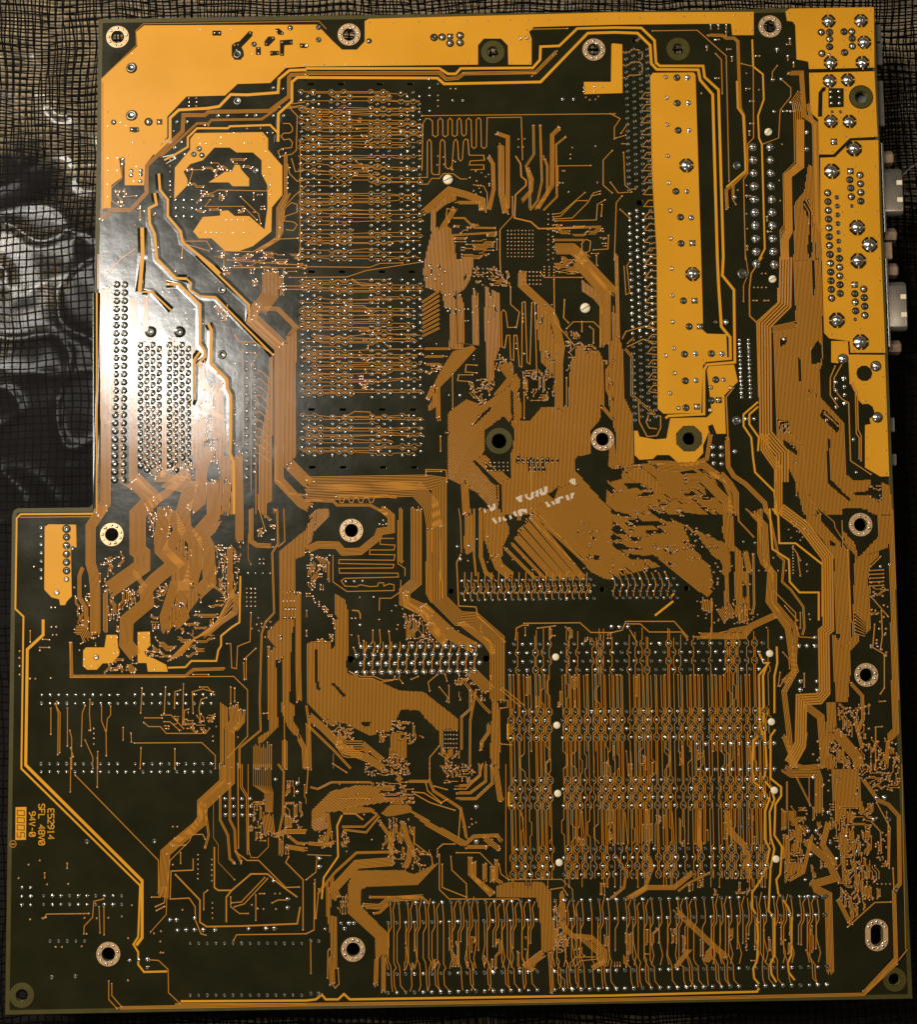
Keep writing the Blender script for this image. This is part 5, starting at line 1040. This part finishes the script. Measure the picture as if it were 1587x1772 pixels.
SEG = {'0': ['0,0 0,6 4,6 4,0 0,0'], '5': ['4,6 0,6 0,3 4,3 4,0 0,0']}
text_obj('date_code_digits', '0005', 29.2, 1402, 8.4, 12.3, 12.6, 1.2, M['mask'], SEG, 0.0135, .12)
sheet('S')
V, F = [], []
for r in (5.6,): strip(V, F, circ(21.8, 1460.5, r, 20) + [circ(21.8, 1460.5, r, 20)[0]], 1.1 * UNIT, 0, .012)
strip(V, F, [WD(18.5, 1461), WD(25.5, 1460.5)], 2.0 * UNIT, 0, .0125)
link(bpy.data.objects.new('etched_mark', mkmesh('etched_mark', V, F, [M['trace']])), BOARD)

# ---------------------------------------------------------------- torn VOID label residue
def residue(pts):
    q = [WD(820 + x * 200 / 1587., 810 + y * 110 / 873.) for x, y in pts]
    cx = sum(p[0] for p in q) / len(q); cy = sum(p[1] for p in q) / len(q); out = []
    for i in range(len(q)):
        a, b_ = q[i], q[(i + 1) % len(q)]
        for k in range(4):
            f = k / 4; x = a[0] + (b_[0] - a[0]) * f + rp.uniform(-.012, .012); y = a[1] + (b_[1] - a[1]) * f + rp.uniform(-.012, .012); out.append((x, y))
    return out
RES = [[(575, 410), (640, 375), (668, 372), (662, 400), (668, 460), (625, 475)], [(698, 365), (730, 355), (745, 400), (775, 410), (795, 330), (828, 328), (825, 410), (770, 445), (720, 420)],
       [(850, 310), (885, 300), (895, 390), (875, 405), (850, 375)], [(900, 290), (935, 280), (945, 330), (970, 320), (965, 260), (1012, 250), (1015, 330), (975, 370), (930, 380), (905, 350)],
       [(1300, 180), (1340, 150), (1400, 145), (1395, 235), (1355, 225)], [(135, 560), (155, 550), (172, 610), (150, 625)], [(190, 515), (215, 505), (235, 545), (262, 535), (258, 495), (300, 485), (300, 565), (240, 600)],
       [(248, 695), (275, 680), (330, 750), (300, 770)], [(335, 680), (365, 670), (375, 745), (345, 735)], [(395, 670), (425, 680), (455, 715), (430, 730), (400, 715)], [(482, 655), (510, 645), (528, 690), (495, 708)],
       [(535, 610), (570, 588), (605, 655), (570, 670)], [(600, 585), (660, 560), (720, 565), (745, 625), (705, 610), (665, 600), (660, 660), (625, 650)], [(975, 475), (1005, 460), (1058, 520), (1018, 542)],
       [(1065, 460), (1100, 455), (1120, 500), (1085, 505)], [(1115, 440), (1165, 395), (1235, 395), (1230, 415), (1190, 420), (1180, 490), (1130, 490)], [(1262, 375), (1295, 365), (1325, 445), (1275, 440)], [(1328, 350), (1380, 335), (1360, 430), (1335, 420)]]
V, F = [], []
for i, r_ in enumerate(RES):
    q = residue(r_); n = len(q); b0 = len(V)
    ar = sum(p[0] * r[1] - r[0] * p[1] for p, r in zip(q, q[1:] + q[:1]))
    if ar < 0: q = q[::-1]
    V += [(*p, 0.008) for p in q] + [(*p, 0.023 + i * .0001) for p in q]
    F.append(tuple(range(b0 + n, b0 + 2 * n)))
    for k in range(n): F.append((b0 + k, b0 + (k + 1) % n, b0 + n + (k + 1) % n, b0 + n + k))
o = link(bpy.data.objects.new('label_residue', mkmesh('label_residue', V, F, [M['residue']])), BOARD)
o['label'] = 'flaky white glue residue of a peeled VOID security label'

# ---------------------------------------------------------------- connectors hanging over the right edge
def rbox(bm, x0, x1, y0, y1, z0, z1):
    r = bmesh.ops.create_cube(bm, size=1.0)
    for v_ in r['verts']: v_.co = Vector(((x0 + x1) / 2 + v_.co.x * (x1 - x0), (y0 + y1) / 2 + v_.co.y * (y1 - y0), (z0 + z1) / 2 + v_.co.z * (z1 - z0)))
    return r['verts']
def bmobj(name, bm, m, parent, bev=0.0, seg=2, rz=0.0, smooth=True):
    me = bpy.data.meshes.new(name)
    if bev: bmesh.ops.bevel(bm, geom=[e for e in bm.edges], offset=bev, segments=seg, affect='EDGES', profile=.5)
    bm.to_mesh(me); bm.free(); me.materials.append(m)
    if smooth: me.polygons.foreach_set('use_smooth', [False] * len(me.polygons))
    return link(bpy.data.objects.new(name, me), parent)
RZE = math.atan2(WD(1534, 602)[1] - WD(1527, 250)[1], WD(1534, 602)[0] - WD(1527, 250)[0]) + math.pi / 2
def connector(xf, y0, y1, sh0, sh1, nuts, xo, xn, zc=-0.62):
    e = bpy.data.objects.new('serial_connector', None); link(e, BOARD)
    # local frame: x outward, y up the picture
    def L(x, y, z): return Vector((*WD(x, y, z), z))
    ya = (y0 + y1) / 2; o0 = L(xf, ya, -0.12); e.location = o0; e.rotation_euler = (0, 0, 0)
    def X(px, z=-.3): return WD(px, ya, z)[0] - o0.x
    def Y(py, z=-.3): return WD(xf, py, z)[1] - o0.y
    bm = bmesh.new(); rbox(bm, -.035, .035, Y(y1), Y(y0), -1.15, 0.0); bmobj('flange', bm, M['shell'], e, .015)
    # D shaped shell: wide side up
    ys, ye = Y(sh1), Y(sh0); bm = bmesh.new(); n = 6; pr = []
    cy = (ys + ye) / 2; hw = (ye - ys) / 2; zt = -0.12; zb = -0.95
    def corner(cx, cz, a0, a1, r): return [(cx + r * math.cos(a0 + (a1 - a0) * i / n), cz + r * math.sin(a0 + (a1 - a0) * i / n)) for i in range(n + 1)]
    r = .17
    pr += corner(hw - r, zt - r, 0, math.pi / 2, r) + corner(-hw + r, zt - r, math.pi / 2, math.pi, r) + corner(-hw + r + .12, zb + r, math.pi, 1.5 * math.pi, r) + corner(hw - r - .12, zb + r, 1.5 * math.pi, 2 * math.pi, r)
    xo_ = X(xo); rows_ = [(0.02, 1.05), (.06, 1.0), (xo_ - .08, 1.0), (xo_ - .02, .97), (xo_, .93), (xo_, .86), (xo_ - .3, .86)]
    vs = [[bm.verts.new((xx, cy + p[0] * k, (zt + zb) / 2 + (p[1] - (zt + zb) / 2) * k)) for p in pr] for xx, k in rows_]
    m_ = len(pr)
    for j in range(len(rows_) - 1):
        for i in range(m_): bm.faces.new((vs[j][i], vs[j][(i + 1) % m_], vs[j + 1][(i + 1) % m_], vs[j + 1][i]))
    bm.faces.new(vs[-1])
    o = bmobj('shell', bm, M['shell'], e); 
    for p in o.data.polygons: p.use_smooth = True
    for yy in (sh0 + (sh1 - sh0) * .32, sh0 + (sh1 - sh0) * .68):
        bm = bmesh.new(); yl = Y(yy); rbox(bm, xo_ - .20, xo_ - .025, yl - .075, yl + .075, zt - .03, zt + .008); bmobj('shell_white_box', bm, M['white'], e, .012)  # small white boxes near the outer rim of the shell top
    for (na, nb) in nuts:
        yl = (Y(na) + Y(nb)) / 2; rr = abs(Y(na) - Y(nb)) / 2; bm = bmesh.new(); prev = None; ring_ = []
        for xx, k in ((0.03, 1), (X(xn) - .05, 1), (X(xn), .85)):
            ring_.append([bm.verts.new((xx, yl + rr * k * math.cos(math.pi / 3 * i + .25), -.42 + rr * k * math.sin(math.pi / 3 * i + .25))) for i in range(6)])
        for j in range(2):
            for i in range(6): bm.faces.new((ring_[j][i], ring_[j][(i + 1) % 6], ring_[j + 1][(i + 1) % 6], ring_[j + 1][i]))
        bm.faces.new(ring_[-1]); bmobj('hex_nut', bm, M['nut'], e)
    bm = bmesh.new(); rbox(bm, -.5, -.035, Y(y1) + .15, Y(y0) - .15, -1.1, -.06 - .157); bmobj('connector_body', bm, M['socket'], e, .02)
connector(1530.5, 250, 405, 291, 373, ((258, 284), (392, 418)), 1563, 1551)
connector(1538.0, 449, 603, 487, 573, ((453, 479), (587, 612)), 1570, 1559)
# steel shells of the sockets further up and down the edge
for (name, x0, y0, x1, y1) in (('socket_shield', 1518.0, 42, 1522, 72), ('socket_shield', 1521, 74, 1523, 112), ('socket_shield', 1522.5, 139, 1527, 218), ('jack_shield', 1543.5, 722, 1545, 748), ('jack_shield', 1546, 785, 1549, 806), ('socket_shield', 1531.5, 419, 1536.5, 448)):
    p0 = WD(x0, y0, -.2); p1 = WD(x1, y1, -.2); bm = bmesh.new(); wdt = .11 if name != 'jack_shield' else .09
    if y0 == 419: wdt = .2
    v_ = rbox(bm, (p0[0] + p1[0]) / 2 - wdt, (p0[0] + p1[0]) / 2 + wdt, p1[1], p0[1], -1.3, -.19); bmobj(name, bm, M['shell'] if y0 != 419 else M['nut'], BOARD, .03)
bm = bmesh.new(); rbox(bm, WD(1470, 100, -.3)[0], WD(1512, 100, -.3)[0], WD(1491, 235, -.3)[1], WD(1491, 125, -.3)[1], -1.0, -.3); bmobj('socket_body', bm, mat('grey_plastic', (.16, .17, .17), .5), BOARD)

# ---------------------------------------------------------------- film bag under the board and the table
TZ0 = -3.0
bm = bmesh.new(); rbox(bm, -45, 45, -45, 45, TZ0 - 2, TZ0)
me = bpy.data.meshes.new('table_top'); bm.to_mesh(me); bm.free()
me.materials.append(mat('table_cloth', (0.80, 0.77, 0.74), 0.8, var=0.25, vscale=.6, bump=.03, bscale=20))
tb = bpy.data.objects.new('table_top', me); C.objects.link(tb); tb['kind'] = 'structure'

def film_mat(name, pitch, lw, offx, offy, rot, tint, blot):
    m = bpy.data.materials.new(name); m.use_nodes = True; nt = m.node_tree; nt.nodes.clear()
    N = nt.nodes.new; Lk = nt.links.new
    out = N('ShaderNodeOutputMaterial'); tc = N('ShaderNodeTexCoord'); mp = N('ShaderNodeMapping')
    mp.inputs['Rotation'].default_value = (0, 0, rot); mp.inputs['Location'].default_value = (offx, offy, 0)
    mp.inputs['Scale'].default_value = (1 / pitch, 1 / pitch, 0)
    # wavering of the weave
    nz = N('ShaderNodeTexNoise'); nz.inputs['Scale'].default_value = .35; nz.inputs['Detail'].default_value = 3; Lk(tc.outputs['UV'], nz.inputs['Vector'])
    sub_ = N('ShaderNodeVectorMath'); sub_.operation = 'SUBTRACT'; sub_.inputs[1].default_value = (.5, .5, .5); Lk(nz.outputs['Color'], sub_.inputs[0])
    sc = N('ShaderNodeVectorMath'); sc.operation = 'SCALE'; sc.inputs['Scale'].default_value = .5; Lk(sub_.outputs[0], sc.inputs[0])
    ad = N('ShaderNodeVectorMath'); Lk(tc.outputs['UV'], ad.inputs[0]); Lk(sc.outputs[0], ad.inputs[1]); Lk(ad.outputs[0], mp.inputs['Vector'])
    sp = N('ShaderNodeSeparateXYZ'); Lk(mp.outputs[0], sp.inputs[0]); ln = []
    for ax, f in (('X', 1.0), ('Y', 1.0)):
        fr = N('ShaderNodeMath'); fr.operation = 'FRACT'; Lk(sp.outputs[ax], fr.inputs[0])
        lt = N('ShaderNodeMath'); lt.operation = 'LESS_THAN'; lt.inputs[1].default_value = lw; Lk(fr.outputs[0], lt.inputs[0]); ln.append(lt)
    mxm = N('ShaderNodeMath'); mxm.operation = 'MAXIMUM'; Lk(ln[0].outputs[0], mxm.inputs[0]); Lk(ln[1].outputs[0], mxm.inputs[1])
    # film is darker and more opaque in patches
    n3 = N('ShaderNodeTexNoise'); n3.inputs['Scale'].default_value = blot[0]; n3.inputs['Detail'].default_value = 3; Lk(tc.outputs['UV'], n3.inputs['Vector'])
    mr = N('ShaderNodeMapRange'); mr.inputs['From Min'].default_value = blot[1]; mr.inputs['From Max'].default_value = blot[1] + .08; Lk(n3.outputs['Fac'], mr.inputs['Value'])
    ca = N('ShaderNodeAttribute'); ca.attribute_name = 'film_opacity'
    dk = N('ShaderNodeBsdfPrincipled'); dk.inputs['Base Color'].default_value = (.011, .010, .010, 1); dk.inputs['Roughness'].default_value = .14; dk.inputs['Specular IOR Level'].default_value = .018
    cm = N('ShaderNodeMath'); cm.operation = 'MAXIMUM'; Lk(ca.outputs['Fac'], cm.inputs[0]); Lk(mr.outputs[0], cm.inputs[1])
    tr = N('ShaderNodeBsdfTransparent'); tr.inputs['Color'].default_value = (*tint, 1)
    gl = N('ShaderNodeBsdfGlossy'); gl.inputs['Roughness'].default_value = .10; gl.inputs['Color'].default_value = (.9, .9, .9, 1)
    fz = N('ShaderNodeFresnel'); fz.inputs['IOR'].default_value = 1.55
    blk = N('ShaderNodeBsdfPrincipled'); blk.inputs['Base Color'].default_value = (.002, .002, .002, 1); blk.inputs['Roughness'].default_value = .5; blk.inputs['Specular IOR Level'].default_value = .03
    fm = N('ShaderNodeMath'); fm.operation = 'MULTIPLY'; fm.inputs[1].default_value = .09; Lk(fz.outputs[0], fm.inputs[0])
    m1 = N('ShaderNodeMixShader'); Lk(fm.outputs[0], m1.inputs[0]); Lk(tr.outputs[0], m1.inputs[1]); Lk(gl.outputs[0], m1.inputs[2])
    m3 = N('ShaderNodeMixShader'); Lk(cm.outputs[0], m3.inputs[0]); Lk(m1.outputs[0], m3.inputs[1]); Lk(dk.outputs[0], m3.inputs[2])
    m2 = N('ShaderNodeMixShader'); Lk(mxm.outputs[0], m2.inputs[0]); Lk(m3.outputs[0], m2.inputs[1]); Lk(blk.outputs[0], m2.inputs[2]); Lk(m2.outputs[0], out.inputs['Surface'])
    return m
def film(z0, amp, seed, n=360, S=46.0):
    V, F, UV = [], [], []
    for j in range(n + 1):
        for i in range(n + 1):
            x = (i / n - .5) * S; y = (j / n - .5) * S
            p = Vector((x * .10 + seed, y * .10, seed * .7))
            a = mnoise.noise(p); r1 = 1 - abs(mnoise.noise(p * 2.1 + Vector((3, 1, 0)))) * 2; r2 = 1 - abs(mnoise.noise(p * 5.3 + Vector((1, 7, 2)))) * 2; c = mnoise.noise(p * 12)
            z = z0 + amp * (.5 * a + .10 * max(r1, 0) ** 8 + .13 * max(r2, 0) ** 7 + .03 * c)
            #ex = max(abs(x + .3) - 12.6, abs(y) - 14.4); pr = 1 / (1 + math.exp(-ex * 1.6))
            # (z0 - .3) * (1 - pr); z = z
            V.append((x, y, z)); UV.append((x + mnoise.noise(p * 2) * .25, y + mnoise.noise(p * 2 + Vector((9, 9, 9))) * .25))
    for j in range(n):
        for i in range(n): k = j * (n + 1) + i; F.append((k, k + 1, k + n + 2, k + n + 1))
    return V, F, UV
bag = bpy.data.objects.new('static_bag', None); C.objects.link(bag); bag.location = (0, 0, TZ0)
bag['label'] = 'crinkled dark see-through film bag with black grid print, spread under the circuit board'; bag['category'] = 'plastic bag'
for k, (z0, amp, seed, m_) in enumerate(((-2.75, .25, 4.2, film_mat('lower_film', .225, .20, .1, .05, .03, (.96, .94, .90), (.12, .70))), (-2.3, .30, 1.3, film_mat('upper_film', .245, .21, 0, 0, -.02, (.92, .90, .86), (.30, .60))))):
    V, F, UV = film(z0, amp, seed)
    V = [(x, y, z - TZ0) for x, y, z in V]
    me = mkmesh('film_sheet', V, F, [m_], None, True)
    at = me.attributes.new('film_opacity', 'FLOAT', 'POINT'); cv = []
    for x, y, z in V:
        nn_ = mnoise.noise(Vector((x * .22 + 7, y * .22, 2))) * 1.1 + mnoise.noise(Vector((x * .7, y * .7, 5))) * .5
        g = .1 + (10.5 - y) * .17 + nn_ if y > -15.5 else .3 + nn_ * 1.2  # see-through near the top, darker and more opaque further down
        if x < 0 and -4 < y < 1.5: g -= .75
        cv.append(max(0, min(1, g)) if k == 1 else 0)
    at.data.foreach_set('value', cv)
    uv = me.uv_layers.new(name='UVMap'); li = np.zeros(len(me.loops), dtype=np.int32); me.loops.foreach_get('vertex_index', li)
    uv.data.foreach_set('uv', np.array(UV, dtype=np.float32)[li].ravel())
    o = link(bpy.data.objects.new('film_sheet', me), bag)
    sd = o.modifiers.new('thickness', 'SOLIDIFY'); sd.thickness = .008

# a stray fibre by the right edge
cu = []
V, F = [], []
pts = [(1563, 305, -.2), (1566, 300, -.1), (1572, 294, 0), (1580, 288, .1), (1590, 282, .1), (1600, 278, 0)]
P = [Vector((*WD(x, y, z), z)) for x, y, z in pts]; nn = 5
for i, p in enumerate(P):
    for k in range(nn):
        a = 2 * math.pi * k / nn; V.append((p.x, p.y + .006 * math.cos(a), p.z + .006 * math.sin(a)))
for i in range(len(P) - 1):
    for k in range(nn): F.append((i * nn + k, i * nn + (k + 1) % nn, (i + 1) * nn + (k + 1) % nn, (i + 1) * nn + k))
o = bpy.data.objects.new('stray_fibre', mkmesh('stray_fibre', V, F, [mat('fibre', (.3, .3, .3), .6)], None, True)); C.objects.link(o)
o['label'] = 'thin pale stray fibre sticking out beside the upper metal connector'; o['category'] = 'fibre'
SC.render.engine = 'CYCLES'
SC.cycles.transparent_max_bounces = 16
